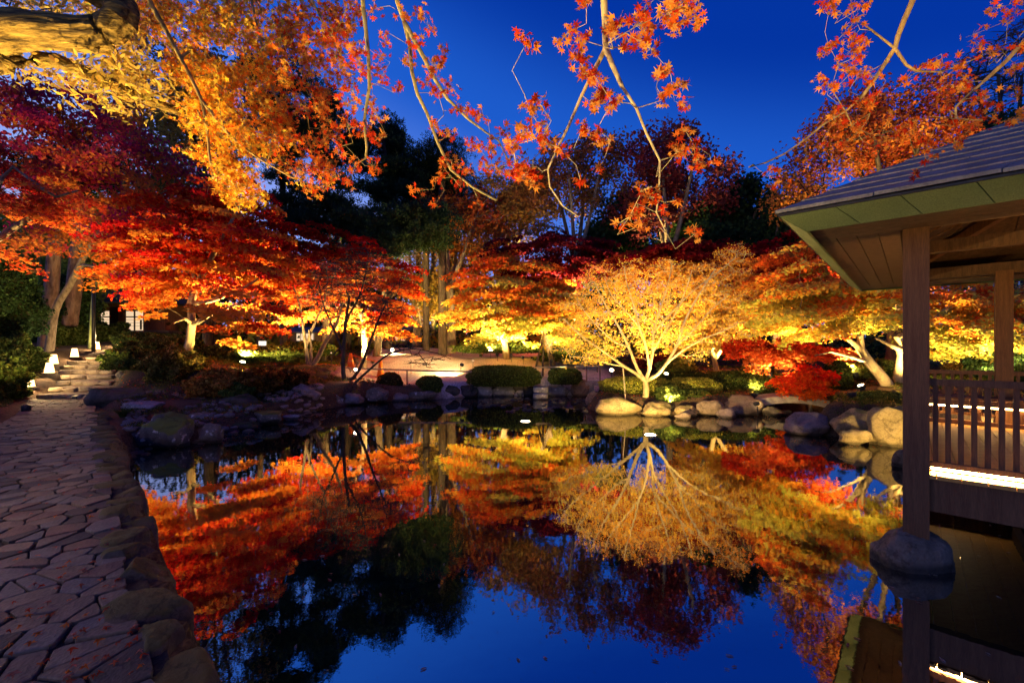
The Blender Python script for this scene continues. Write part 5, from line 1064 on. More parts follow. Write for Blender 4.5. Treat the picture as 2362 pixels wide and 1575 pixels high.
# ------------------------------------------------------------------ buildings
def garden_house():
    Y = 26.5; p = W(272, 768, Y); root = thing('garden_house', 'low wooden garden house with lit paned windows behind the steps', 'house', p)
    s = Y/1000; X = lambda px: (px-272)*s; Z = lambda py: (768-py)*s
    wall = mat('rust_wood_wall', (.28,.10,.04), (.38,.15,.055), 5, .7, .3, stretch=(6,6,.8)); dk = mat('dark_window_frame', (.05,.02,.012), (.08,.035,.02), 8, .6, .2)
    base = mat('dark_stone_base', (.08,.055,.04), (.15,.11,.08), 8, .9, .6)
    def bx(nm, x0, x1, z0, z1, y0, y1, m, par=root): return obj(nm, MB().hexa([(X(x0),y0,Z(z0)),(X(x1),y0,Z(z0)),(X(x1),y1,Z(z0)),(X(x0),y1,Z(z0)),(X(x0),y0,Z(z1)),(X(x1),y0,Z(z1)),(X(x1),y1,Z(z1)),(X(x0),y1,Z(z1))]).mesh(nm), m, par)
    bx('stone_base', 190, 400, 800, 766, -.3, 4.0, base); bx('porch_edge', 188, 402, 766, 763, -.5, 4.0, mat('porch_board', (.2,.13,.08), (.28,.19,.12)))
    bx('back_wall', 200, 380, 762, 700, 3.5, 3.7, wall); bx('wall', 200, 206, 762, 700, 0, 3.5, wall); bx('wall', 372, 380, 762, 700, 0, 3.5, wall)
    for x0, x1 in ((222,229),(255,262),(275,283),(283.2,287),(333,345)): bx('wall_post', x0, x1, 762, 703, -.06, .1, wall if x0 != 255 else dk)
    bx('wall_panel', 262, 275, 762, 703, .0, .08, dk); bx('wall_panel', 345, 372, 762, 703, 0, .08, wall); bx('lintel', 200, 380, 708, 700, -.12, .12, wall)
    for (x0, x1, panes) in ((230,254,[(230,254,717,727),(233,254,730,756)]), (288,332,[(288,307,720,730),(310,330,720,730),(288,307,733,762),(310,328,733,762)]), (206,222,[(207,215,718,724)])):
        f = bx('window', x0, x1, 762, 716, .05, .07, PANE_E)
        for a in (x0, x1-1.5): bx('frame', a, a+1.5, 762, 716, -.01, .045, dk, f)
        bx('frame', x0, x1, 732, 729.5, -.015, .045, dk, f); bx('frame', x0, x1, 717.5, 715.5, -.015, .045, dk, f)
        if x1-x0 > 40: bx('frame', (x0+x1)/2-1, (x0+x1)/2+1, 762, 716, -.02, .045, dk, f); bx('sash', 322, 326, 760, 738, .02, .045, dk, f)
        for k in range(3): bx('glazing_bar', x0, x1, 738+k*7, 737.4+k*7, .03, .045, wall, f)
    mb = MB().hexa([(X(185),-1.2,Z(701)),(X(415),-1.2,Z(701)),(X(415),4.6,Z(701)),(X(185),4.6,Z(701)),(X(215),1.2,Z(664)),(X(385),1.2,Z(664)),(X(385),2.4,Z(664)),(X(215),2.4,Z(664))]); obj('roof', mb.mesh('roof'), mat('dark_house_roof', (.05,.05,.055), (.09,.09,.10), 12, .7, .5, stretch=(1,6,1)), root)
    bx('table_lamp', 239, 247, 748, 744, 3.0, 3.2, LANT_E)
garden_house()
def hut(label, px, py, Y, w, h, windows, seed, roofc, nm='shop_hut'):
    p = W(px, py, Y); root = thing(nm, label, 'hut', p); s = Y/1000
    wall = mat('hut_wall_%d' % seed, (.20,.13,.08), (.30,.20,.12), 6, .8, .3); 
    def bx(n_, x0, x1, z0, z1, y0, y1, m, par=root): return obj(n_, MB().hexa([(x0*s,y0,z0*s),(x1*s,y0,z0*s),(x1*s,y1,z0*s),(x0*s,y1,z0*s),(x0*s,y0,z1*s),(x1*s,y0,z1*s),(x1*s,y1,z1*s),(x0*s,y1,z1*s)]).mesh(n_), m, par)
    bx('wall', -w, w, -6, h, .02, 2.4, wall)
    for (x0, x1, z0, z1, m) in windows:
        f = bx('window', x0, x1, z0, z1, -.03, .018, m)
        bx('frame', x0-1, x1+1, z1, z1+1, -.05, .0, WOOD_D, f); bx('frame', x0-1, x1+1, z0-1, z0, -.05, .0, WOOD_D, f)
        k = max(1, int((x1-x0)/9)); 
        for j in range(k+1): xx = x0+(x1-x0)*j/k; bx('mullion', xx-.5, xx+.5, z0, z1, -.045, -.032, WOOD_D, f)
    v = [(-w-8,-1.0,h-1),(w+8,-1.0,h-1),(w+8,3.0,h-1),(-w-8,3.0,h-1),(-w-4,1.0,h+13),(w+4,1.0,h+13),(w+4,1.4,h+13),(-w-4,1.4,h+13)]
    obj('roof', MB().hexa([(a*s,b,c*s) for a, b, c in v]).mesh('roof'), mat('hut_roof_%d' % seed, roofc, tuple(x*1.5 for x in roofc), 9, .6, .4, stretch=(1,7,1)), root)
hut('small shop hut with blue-grey roof and white lit window behind the bare trees', 710, 790, 27, 46, 24, [(-26,14,4,21,PANE_E)], 1, (.10,.14,.20))
hut('second shop hut with amber windows and a bright counter behind the glowing maple', 885, 790, 27.5, 60, 28, [(-22,-2,4,22,PANE_Y),(8,22,2,26,PANE_Y),(26,50,4,16,PANE_E),(-52,-34,2,24,PANE_Y)], 2, (.07,.09,.12))

# ------------------------------------------------------------------ lights that stand in the garden
def spot(p, target, power, size=70, blend=.6, col=(1,.70,.36), radius=.05, parent=None, name='bulb'):
    d = bpy.data.lights.new(name, 'SPOT'); d.energy = power; d.spot_size = R(size); d.spot_blend = blend; d.color = col; d.shadow_soft_size = radius
    o = bpy.data.objects.new(name, d); COL.objects.link(o); o.location = p; o.rotation_euler = (Vector(target)-Vector(p)).to_track_quat('-Z', 'Y').to_euler(); return o
def point(p, power, col=(1,.68,.32), radius=.06, name='bulb'):
    d = bpy.data.lights.new(name, 'POINT'); d.energy = power; d.color = col; d.shadow_soft_size = radius
    o = bpy.data.objects.new(name, d); COL.objects.link(o); o.location = p; return o
LENS_E = emit('floodlight_glass', (1,.78,.45), 30)
LK = 3.7
def flood(label, p, target, power, size=75, col=(1,.70,.36), r=.09, lens=LENS_E, k=None):
    """spike floodlight: stake, yoke, drum housing and glowing glass, aimed at TARGET"""
    p = Vector([float(x) for x in p]); t = Vector([float(x) for x in target]); root = thing('floodlight', label, 'floodlight', p); d = (t-p).normalized()
    obj('stake', MB().cone((0,0,-.25), .012, .012, .27, 8).mesh('stake'), BLACKM, root)
    mb = MB().cone((0,0,-.13), r*.8, r, .13, 14, False); mb.f.append(list(range(13,-1,-1))); h = obj('housing', mb.mesh('housing', True), BLACKM, root, (0,0,r+.03)); q = d.to_track_quat('Z', 'Y'); h.rotation_euler = q.to_euler()
    obj('glass', MB().cone((0,0,-.012), r*.93, r*.93, .006, 14).mesh('glass'), lens, h)
    mb = MB().box((-r-.012,0,0), (.008,.02,r*1.6)).box((r+.012,0,0), (.008,.02,r*1.6)).box((0,0,-r*.8), (2*r+.03,.02,.008)); obj('yoke', mb.mesh('yoke'), BLACKM, root, (0,0,r*.9))
    spot(p+Vector((0,0,r+.03))+d*.02, t, power*(LK if k is None else k), size, col=col)
    return root
def lantern(label, p, r=.105, h=.30, power=9):
    root = thing('lantern', label, 'lantern', p, group='paper lanterns up the left side of the steps')
    obj('base', MB().cone((0,0,0), r*1.5, r*1.5, .02, 16).mesh('base'), WOOD_D, root)
    obj('shade', MB().cone((0,0,.021), r, r*.62, h, 18, False).mesh('shade', True), LANT_E, root)
    obj('shade_cap', MB().cone((0,0,.021+h), r*.62, r*.60, .008, 18).mesh('shade_cap'), LANT_E, root)
    point(np.array(p)+np.array([.12,-.14,.30]), power, radius=.1)
ordn = ['lowest lantern, nearest the paved path, at the foot of the steps', 'second lantern up the steps, just under another', 'third lantern up, directly above the second', 'fourth lantern up, standing alone mid-flight', 'fifth lantern up, in front of the lit shrub', 'topmost lantern at the head of the steps']
for lab, px, pyb, Y in zip(ordn, (68,114,124,172,223,274), (893,861,840,824,812,804), (13.0,14.6,16.0,17.6,19.3,20.6)):
    p = W(px, pyb, Y); p[2] = max(p[2], gz(p[0], p[1])); lantern('glowing white '+lab, p, .12 if px < 100 else .13, .32 if px < 100 else .33, 110)

LC = (1,.66,.20)
lamps = [ # label, px, py, Y, target(px,py,Y), watts, size
 ('bright floodlight at the far left end of the lawn lamps', 1067, 808, 22.5, (1090,700,20.5), 900, 150), ('brightest floodlight in the row under the middle maple', 1132, 814, 21.0, (1130,690,20.5), 1500, 150),
 ('small floodlight just right of the brightest lawn one', 1148, 820, 19.6, (1180,690,20.3), 1000, 150), ('floodlight in the row below the middle maple trunk', 1180, 822, 19.6, (1220,680,20.5), 1000, 88), ('small floodlight in front of the propped maple', 1207, 827, 19.2, (1250,720,19.6), 500, 100),
 ('floodlight under the right side of the propped maple', 1273, 836, 18.2, (1320,720,19.5), 600, 100), ('lone floodlight lying on the pale gravel slope', 1063, 846, 18.0, (950,800,19.5), 500, 150), ('floodlight beside the orange barrier on the gravel', 860, 837, 18.2, (850,690,18.8), 1500, 150),
 ('small lamp on the bank left of the forked tree stems', 668, 828, 17.5, (700,680,17.8), 900, 88), ('lamp on the rail end above the short round hedge', 1290, 856, 16.9, (1330,780,17.5), 60, 100),
 ('floodlight half hidden behind the golden maple left limb', 1411, 860, 15.2, (1430,720,13.4), 420, 100), ('floodlight between the golden maple trunk and the flat hedge', 1537, 868, 14.9, (1560,720,13.8), 500, 88),
 ('floodlight beside the low red mounded maple', 1775, 868, 13.6, (1770,800,13.9), 300, 92), ('lamp shining through the scarlet drooping maple', 1800, 884, 13.0, (1840,830,12.6), 90, 92),
 ('large bright floodlight at the edge of the clearing by the leaning maple', 1970, 872, 13.4, (1890,640,15.0), 800, 72), ('flat floodlight in the ground in front of the leaning maple', 1985, 897, 11.4, (1880,690,11.4), 330, 80)]
for lab, px, py, Y, t, w_, sz in lamps:
    p = W(px, py, Y); g_ = gz(p[0], p[1]); p[2] = max(p[2], g_+.03) if p[2] > g_-.3 else g_+.03
    flood(lab, p, W(*t), w_, sz, LC, .075 if px not in (1132, 1970) else .11)
# floodlights that stand behind hedges or outside the frame: lit crowns show where all but the gravel one are
hidden = [('added floodlight brightening the gravel slope from its far edge', (905,806,23), (990,835,18), 260, 140), ('floodlight on the bank under the big red maple', (455,838,13.6), (470,600,14.4), 2600, 110), ('floodlight left of the big red maple trunk', (385,832,15.3), (370,600,14.6), 2000, 100), ('floodlight behind the big red maple trunk', (560,828,15.6), (620,600,14.8), 2400, 100),  # first lamp is added to brighten the gravel
 ('floodlight under the right edge of the big red maple', (600,856,13.6), (520,620,14.6), 1500, 130), ('floodlight at the foot of the glowing maple', (790,815,18.0), (770,640,18.8), 2600, 100),
 ('floodlight low on the islet rocks aimed up the golden maple', (1440,925,12.2), (1470,740,12.7), 520, 88), ('floodlight among the islet grasses right of the golden maple trunk', (1545,925,12.15), (1560,730,12.9), 560, 88), ('floodlight behind the yellow-lit hedge', (1475,880,14.9), (1480,700,13.5), 450, 88),
 ('floodlight between the orange maple and the clipped hedge', (1690,868,15.3), (1700,720,16.6), 1500, 92), ('floodlight in front of the low red mounded maple', (1740,880,13.2), (1760,815,13.8), 120, 88), ('floodlight at the bridge end aimed at the leaning maple', (1965,925,10.6), (1930,700,11.4), 240, 70),
 ('floodlight by the twin-trunked maple', (2110,905,11.0), (2190,700,12.5), 500, 90), ('floodlight beyond the pavilion aimed at the far maple crown', (2290,880,11.5), (2270,720,12.6), 600, 90), ('floodlight at the foot of the twin trunks', (2060,925,10.6), (2080,820,12), 60, 100),
 ('floodlight deep in the grove behind the middle maple', (1250,820,24), (1320,470,24), 9000, 92), ('floodlight by the cedar trunks', (1000,812,26), (1030,640,27.5), 1200, 92), ('floodlight left in the bamboo grove', (190,770,21.5), (150,560,20), 1500, 92), ('floodlight on the bank at the foot of the thick trunks', (175,790,12.6), (200,470,15.5), 2200, 110),
 ('floodlight beneath the far left red branches', (60,850,10.2), (90,420,13), 800, 100), ('floodlight behind the dark red maple at the right', (1850,840,16), (1800,650,17.6), 1100, 92), ('floodlight at the foot of the tall rusty tree', (2080,850,15.2), (2000,360,16.8), 2600, 90), ('floodlight behind the golden maple for the crimson one', (1570,850,17.4), (1560,640,18.8), 700, 90)]
for lab, pp, t, w_, sz in hidden:
    p = W(*pp); g_ = gz(p[0], p[1]); p[2] = max(g_+.03, .12); flood(lab, p, W(*t), w_, sz, LC)
flood('floodlight on the bank behind the cone barrier for the tall grove', W(1110,805,22.5)*np.array([1,1,0])+np.array([0,0,gz(*W(1110,805,22.5)[:2])+.03]), W(1190,440,25), 7000, 70, LC)
# beside the photographer: lamps that light the overhanging leaves, the path and the rocks
flood('floodlight standing on the path beside the viewpoint', (-1.15,.35,.42), (.1,2.5,3.9), 1150, 66, LC, .11, k=1)
flood('floodlight on the path behind the viewpoint for the right branches', (.9,-1.9,.42), (2.4,2.5,5.2), 2000, 40, LC, .11, k=1)
flood('floodlight left of the path aimed into the golden overhanging leaves', (-6.2,3.9,.72), (-2.8,5.2,4.8), 3900, 105, LC, .11, k=1)
flood('floodlight left of the path aimed at the gnarled limb', (-5.4,3.3,.62), (-3.7,4.2,5.0), 800, 80, (1,.72,.33), .11, k=1)
flood('floodlight on the shore behind the railing aimed along the boulders', (9.3,8.05,.5), (7.0,8.9,.35), 150, 100, LC, .08, k=1)
def pond_lamp(label, p, target, power, size):
    root = thing('pond_lamp', label, 'pond lamp', p); obj('housing', MB().cone((0,0,-.16), .13, .16, .17, 18, False).mesh('housing', True), BLACKM, root)
    obj('glass', MB().cone((0,0,-.005), .11, .11, .018, 18).mesh('glass'), LENS_E, root); spot((p[0], p[1], p[2]+.06), target, power, size, col=LC, radius=.12)
pond_lamp('bright lamp set at the pond surface before the golden maple', tuple(WG(1500,1003,0)), W(1500,720,12.7), 2300, 120)
pond_lamp('bright lamp set at the pond surface before the long hedge', tuple(WG(1212,972,0)), W(1160,610,20.5), 7000, 38)
flood('added floodlight on the islet rocks brightening the arched bridge', W(1748,938,11.75), W(1850,925,12.6), 40, 100, LC, .06, k=1)  # extra lamp, added to lift the bridge out of the dark
pond_lamp('lamp at the water surface behind the pavilion shining on the boulders', (6.75,6.75,0), (7.3,9.2,.35), 380, 84)
fill_light = thing('fill_light', 'added warm fill light on a pole out of view left of the paving', 'fill light', (-5.3,2.9,.5))  # unseen warm fill with a lamp body, added to warm the paving
obj('pole', MB().cone((0,0,-.1), .02, .02, 1.1, 8).mesh('pole'), BLACKM, fill_light); obj('shade', MB().cone((0,0,1.16), .14, .05, .07, 14).mesh('shade'), BLACKM, fill_light)
point((-5.3,2.9,1.58), 60, (1,.62,.45), .08)
fill_light = thing('fill_light', 'added warm fill light on a pole left of the paving nearest the viewpoint', 'fill light', (-2.9,-.6,.5))  # second unseen fill, added to warm the pavilion timber; body added around it
obj('pole', MB().cone((0,0,-.1), .02, .02, 1.12, 8).mesh('pole'), BLACKM, fill_light); obj('shade', MB().cone((0,0,1.18), .14, .05, .07, 14).mesh('shade'), BLACKM, fill_light)
point((-2.9,-.6,1.6), 30, (1,.62,.45), .08)
# ------------------------------------------------------------------ small things
def lamp_post():
    p = W(216, 765, 19); p[2] = gz(p[0], p[1]); top = W(216, 640, 19)[2]; h = top-p[2]; root = thing('lamp_post', 'slim black lamp post standing before the garden house', 'lamp post', p)
    obj('pole', MB().cone((0,0,-.1), .075, .06, h+.1, 10).mesh('pole', True), BLACKM, root); obj('lamp_head', MB().cone((0,0,h), .10, .14, .22, 12).cone((0,0,h+.22), .18, .02, .10, 12).mesh('lamp_head'), BLACKM, root)
lamp_post()
def barrier():
    a = W(809, 838, 17.6); b = W(878, 838, 17.6); 
    for q in (a, b): q[2] = gz(q[0], q[1])
    for i, q in enumerate((a, b)):
        c = thing('traffic_cone', ['left', 'right'][i]+' orange traffic cone of the pair joined by a bar on the gravel', 'traffic cone', q)
        obj('base', MB().box((0,0,.015), (.36,.36,.03)).mesh('base'), CONE_O, c); obj('body', MB().cone((0,0,.031), .15, .055, .62, 16).mesh('body', True), CONE_O, c)
        obj('band', MB().cone((0,0,.30), .111, .098, .08, 16, False).mesh('band', True), mat('pale_cone_band', (.7,.35,.12), (.75,.4,.15), 5, .5, .05), c)
    m = MB().tube([a-a+np.array([0,0,.58]), b-a+np.array([0,0,.58])], .022, 8); thing('cone_bar', 'orange bar laid across the two traffic cones', 'bar', a, me=m.mesh('cone_bar', True), m=CONE_O)
barrier()
def rails(label, pts, posts, r=.03, zoff=0):
    P = [W(*q) for q in pts]; root = thing('bamboo_rail', label, 'railing', P[0]); o = P[0]
    obj('rail', MB().tube([q-o for q in P], r, 10).mesh('rail', True), BAMBOO, root)
    for q in posts:
        p = W(*q); z = gz(p[0], p[1]); obj('rail_post', MB().cone(tuple(np.array([p[0], p[1], z-.1])-o), .03, .028, p[2]-z+.12, 8).mesh('rail_post', True), BARK_MID, root)
    for k in range(0, len(P)-1):
        for t in np.linspace(.1,.9,5): q = P[k]*(1-t)+P[k+1]*t-o; d = P[k+1]-P[k]; d /= np.linalg.norm(d); obj('node_ring', MB().tube([q-d*.008, q+d*.008], r*1.18, 10).mesh('node_ring', True), BAMBOO, root)
rails('long low bamboo rail along the gravel behind the ball shrubs', [(776,847,17.2),(870,851,16.9),(980,855,16.6),(1088,857,16.4)], [(808,849,17.1),(939,854,16.7),(1086,857,16.4)])
rails('short bamboo rail from the long hedge to the short round hedge', [(1215,848,16.9),(1308,846,17.2)], [(1225,848,16.95),(1296,846,17.15)])
rails('short bamboo rail left of the leaning boulder path', [(1325,845,17.4),(1386,845,17.2)], [(1353,845,17.3),(1384,845,17.2)])
rails('sloping dark handrail behind the golden maple branches', [(1345,823,19.5),(1380,832,19)], [(1347,824,19.5),(1378,832,19)], .025)
def speaker():
    p = W(1087, 858, 16.35); z = gz(p[0], p[1]); root = thing('stake_light', 'black slanted garden spotlight on a stake at the left end of the long hedge', 'spotlight', (p[0], p[1], z))
    obj('stake', MB().cone((0,0,-.1), .015, .015, .60, 8).mesh('stake'), BLACKM, root); h = obj('housing', MB().cone((0,0,-.12), .06, .075, .26, 14).mesh('housing'), BLACKM, root, (0,0,.58)); h.rotation_euler = (0,.25,0)
    p = W(905, 812, 18.5); z = gz(p[0], p[1]); 
    p = W(822, 822, 17.9); z = gz(p[0], p[1]); root = thing('stake_light', 'black slanted garden spotlight between the two traffic cones', 'spotlight', (p[0], p[1], z))
    obj('stake', MB().cone((0,0,-.1), .015, .015, .35, 8).mesh('stake'), BLACKM, root); h = obj('housing', MB().cone((0,0,-.12), .06, .075, .28, 14).mesh('housing'), BLACKM, root, (0,0,.33)); h.rotation_euler = (0,-.5,0)
    for lab, px, py, Y in (('little glowing marker on a thin stake at the left gravel edge', 764, 815, 18.5), ('little glowing marker on a thin stake on the open gravel', 948, 828, 17.8), ('little glowing marker on a thin stake above the black spotlight', 1091, 833, 17)):
        p = W(px, py, Y); z = gz(p[0], p[1]); root = thing('marker_light', lab, 'marker light', (p[0], p[1], z)); hh = max(.1, p[2]-z)
        obj('stake', MB().cone((0,0,-.1), .008, .008, .1+hh, 6).mesh('stake'), BLACKM, root); obj('globe', MB().cone((0,0,hh), .03, .03, .05, 10).mesh('globe'), PANE_E, root)
    p = W(806+80, 862, 15.6); z = gz(p[0], p[1])
    p = W(821, 865, 15.2); z = gz(p[0], p[1]); flood('downturned floodlight with glowing rim among the bare tree stems', (p[0], p[1], z+.28), W(790,940,13.9), 16, 80, (1,.55,.35), .07)
    p = W(606, 792, 18.5); z = gz(p[0], p[1]); root = thing('sign', 'small white rectangular sign lit on a post under the big red maple', 'sign', (p[0], p[1], z)); hh = p[2]-z
    obj('post', MB().cone((0,0,-.1), .02, .02, hh+.0, 8).mesh('post'), BLACKM, root); obj('panel', MB().box((0,-.02,hh), (.32,.02,.20)).mesh('panel'), emit('lit_sign_face', (1,.92,.75), 1.2), root)
    p = W(1247, 830, 18.2); b = W(1262, 765, 19.3)
    for i, (px, py, Y) in enumerate(((1232,848,17.9),(1252,848,17.8),(1275,838,18.6))):
        q = W(px, py, Y); z = gz(q[0], q[1]); a = np.array([q[0], q[1], z-.05]); t = thing('tree_prop', ['left slanting', 'upright middle', 'right slanting'][i]+' dark pole propping the leaning maple', 'pole', a, me=MB().tube([a-a, W(1254,768,19.35)-a], .045, 8).mesh('tree_prop', True), m=BARK_DARK)
    q = W(1446, 905, 12.35); z = gz(q[0], q[1]); a = np.array([q[0], q[1], z-.05]); thing('bamboo_stake', 'thin pale bamboo stake standing by the left limb of the golden maple', 'stake', a, me=MB().tube([a-a, W(1437,848,12.45)-a], .014, 8).mesh('bamboo_stake', True), m=BAMBOO)
    q = W(206, 760, 19.5); z = gz(q[0], q[1]); a = np.array([q[0], q[1], z-.05]); thing('bamboo_stake', 'green bamboo culm standing beside the lamp post', 'stake', a, me=MB().tube([a-a, W(213,700,19.5)-a, W(219,650,19.4)-a], .06, 8).mesh('bamboo_stake', True), m=bpy.data.materials['green_bamboo_culm'])
speaker()

# ------------------------------------------------------------------ overhanging trees, near leaves
def leaf_meshes(tag, cols, tmpl):
    out = []; g = np.random.default_rng(len(tag))
    for c in cols:
        for k in range(4):
            v, f = tmpl; vv = v.copy(); vv[:, 2] += g.normal(0, .06, len(v))+(vv[:, 0]**2)*g.uniform(-1.1,.5)+(np.clip(vv[:, 1], 0, 1)**2)*g.uniform(-.7,.2)
            me = mesh_np('leaf', vv, tris=f, col=np.tile(np.array(c), (len(vv), 1))); me.materials.append(LEAF_NEAR); out.append(me)
    return out
def overhang(name, label, cat, trunk, limbs, clumps, seed, bark, lsize, cols, nleaf=(5,9), npart=295, tmpl=T_STAR7, rtip=.0019, jit=.5, near=True, spread_k=1.0, gold=None, npads_per=1, step=.12):
    """trunk and limbs in world metres; clumps (px, py, r_px, Y, n)"""
    g = np.random.default_rng(seed); sk = Skel(g); base = np.array(trunk[0][0], float); base[2] = gz(base[0], base[1])-.15
    P = [np.array(p, float) for p in trunk[0]]; P[0] = base; sk.limb(P, trunk[1], trunk[2], step=.3); nb = len(sk.p)
    for pts, r0, r1 in limbs: sk.limb([np.array(p, float) for p in pts], r0, r1, step=.13)
    pads = np.array([W(c[0], c[1], c[3]) for c in clumps]); pr = np.array([c[2]/1000*c[3] for c in clumps]); cn = [c[4] for c in clumps]
    sk.grow(pads, step, .02, .35, .1, skip=nb)
    root = thing(name, label, cat, base)
    tk, th = sk.mesh('limbs', rtip, 12, .011)
    obj('limbs', mesh_np('limbs', tk[0]-base, quads=tk[1], smooth=True), bark, root)
    A, B = [], []; pos = []; sz = []; hue = []
    for q, r, n in zip(pads, pr, cn):
        n = int(n*spread_k)
        for _ in range(n):
            d = g.normal(size=3); d /= np.linalg.norm(d); p = q+d*r*g.random()**.5*np.array([1,1,.9]); pos.append(p); A.append(q+d*r*.08); B.append(p); hue.append(g.random())
    pos = np.array(pos); A = np.array(A); B = np.array(B)
    tw = [frusta(A, (A+B)/2+g.normal(0, .006, A.shape), B-A, B-A, np.full(len(A), rtip*.6), np.full(len(A), rtip*.45), 3)]
    if th is not None: tw.append(th)
    v = np.concatenate([t[0] for t in tw]); qd = []; off = 0
    for t in tw: qd.append(t[1]+off); off += len(t[0])
    obj('twigs', mesh_np('twigs', v-base, quads=np.concatenate(qd)), bark, root, kind='stuff')
    # nearest leaves are leaves of their own, the rest one mass
    px = pos[:, 0]/pos[:, 1]*1000+1181; py = 800-(pos[:, 2]-CAMZ)/pos[:, 1]*1000; vis = (px > -10) & (px < 2372) & (py > -10)
    order = np.argsort(np.where(vis, np.linalg.norm(pos-np.array([0,0,CAMZ]), axis=1), 99)); part_i = order[:npart]; rest = order[npart:]
    ms = leaf_meshes(name+str(seed), cols, tmpl); s = lsize
    ms2 = leaf_meshes(name+'r', ORC, tmpl) if seed == 204 else None
    for i in part_i:
        if not vis[i]: rest = np.append(rest, i); continue
        o = bpy.data.objects.new('leaf', (ms2 if ms2 and px[i]+g.normal(0, 60) > 660 else ms)[g.integers(len(ms2 or ms))]); COL.objects.link(o); o.parent = root; k = s*g.uniform(.55,1.25)
        o.location = pos[i]-base; o.scale = (k,k,k); o.rotation_euler = (g.normal(.9,.8)*g.choice([-1,1]), g.normal(0,.8), g.uniform(0,6.28))
    if len(rest):
        c = np.array(cols)[g.integers(len(cols), size=len(rest))]*np.exp(g.normal(0,.15,(len(rest),1)))
        if seed == 204: rd = px[rest]+g.normal(0, 60, len(rest)) > 660; c[rd] = np.array(ORC)[g.integers(len(ORC), size=int(rd.sum()))]
        V_, F, C = leaf_cloud(pos[rest]-base, s, np.clip(c,0,.95), tmpl, g, .9); obj('foliage', mesh_np('foliage', V_, tris=F, col=C), LEAF, root, kind='stuff')
    return root
def wp(lst): return [W(*q) for q in lst]
ORC = [(.85,.22,.03),(.82,.14,.02),(.80,.30,.045),(.72,.06,.015),(.85,.36,.06)]
def cl(s, Y, r=24, n=6):
    out = []
    for tok in s.split(): 
        q = tok.split(','); out.append((float(q[0]), float(q[1]), float(q[2]) if len(q) > 2 else r, Y+((len(out)*37) % 11-5)*.05, int(q[3]) if len(q) > 3 else n))
    return out
# middle tree: two pale limbs and the forked one
L3 = wp([(1392,-420,1.75),(1390,-120,2.2),(1393,0,2.45),(1396,60,2.5),(1397,112,2.55)])
overhang('overhanging_maple', 'maple with a pale forked limb hanging into the middle of the sky', 'maple tree',
    ([(1.6,-2.6,.5),(1.55,-2.3,2.0),(1.35,-1.7,3.6)], .16, .10),
    [([(1.35,-1.7,3.6),(1.1,-.8,4.5),(.75,.5,4.6)]+L3, .07, .017), (wp([(1397,112,2.55),(1372,160,2.6),(1342,220,2.65),(1312,290,2.7),(1285,345,2.75),(1264,390,2.8),(1268,430,2.85),(1298,475,2.9),(1335,500,2.95)]), .012, .004),
     (wp([(1397,112,2.55),(1412,150,2.5),(1435,200,2.5),(1468,250,2.5),(1492,310,2.5),(1522,370,2.52),(1521,430,2.55),(1514,490,2.6),(1535,532,2.65)]), .014, .004)],
    cl('1220,100 1200,90,20,4 1310,75 1330,130,30,9 1350,95 1290,100,20,4 1352,170 1372,180,28,9 1390,215,28,10 1412,235 1368,240,25 1422,55 1404,75 1445,100 1470,60 1484,28 1502,72,26,8 1542,28,30,10 1562,60,28,9 1590,20,28,10 1604,48,24,8 1470,92 1502,112 1520,172,20,5 1546,165,18,4 1560,200 1532,230 1572,240 1240,232 1222,252,26,8 1252,285 1202,312 1184,335,28,9 1212,302 1262,332 1192,390,28,10 1214,402,28,10 1232,412 1252,330,18 1342,300,20 1372,312,24,8 1392,325 1300,352,20,5 1580,300 1602,340 1612,372,26,10 1642,378,18,3 1562,350,25,8 1340,420,18,4 1380,390,16,3 1500,452 1480,440 1470,482 1452,500,24,5 1532,482,16,4 1562,462,12,3 1432,512,20,4 1602,540,22,5 1480,520,20,5 1555,20 1575,5,30,9 1350,5,20,5', 2.5, 24, 6),
    201, bark_mat('pale_near_bark', (.36,.29,.16), (.58,.48,.28), 22, .5, .006), .062, ORC+[(.88,.42,.10),(.5,.04,.02)], spread_k=2.2)
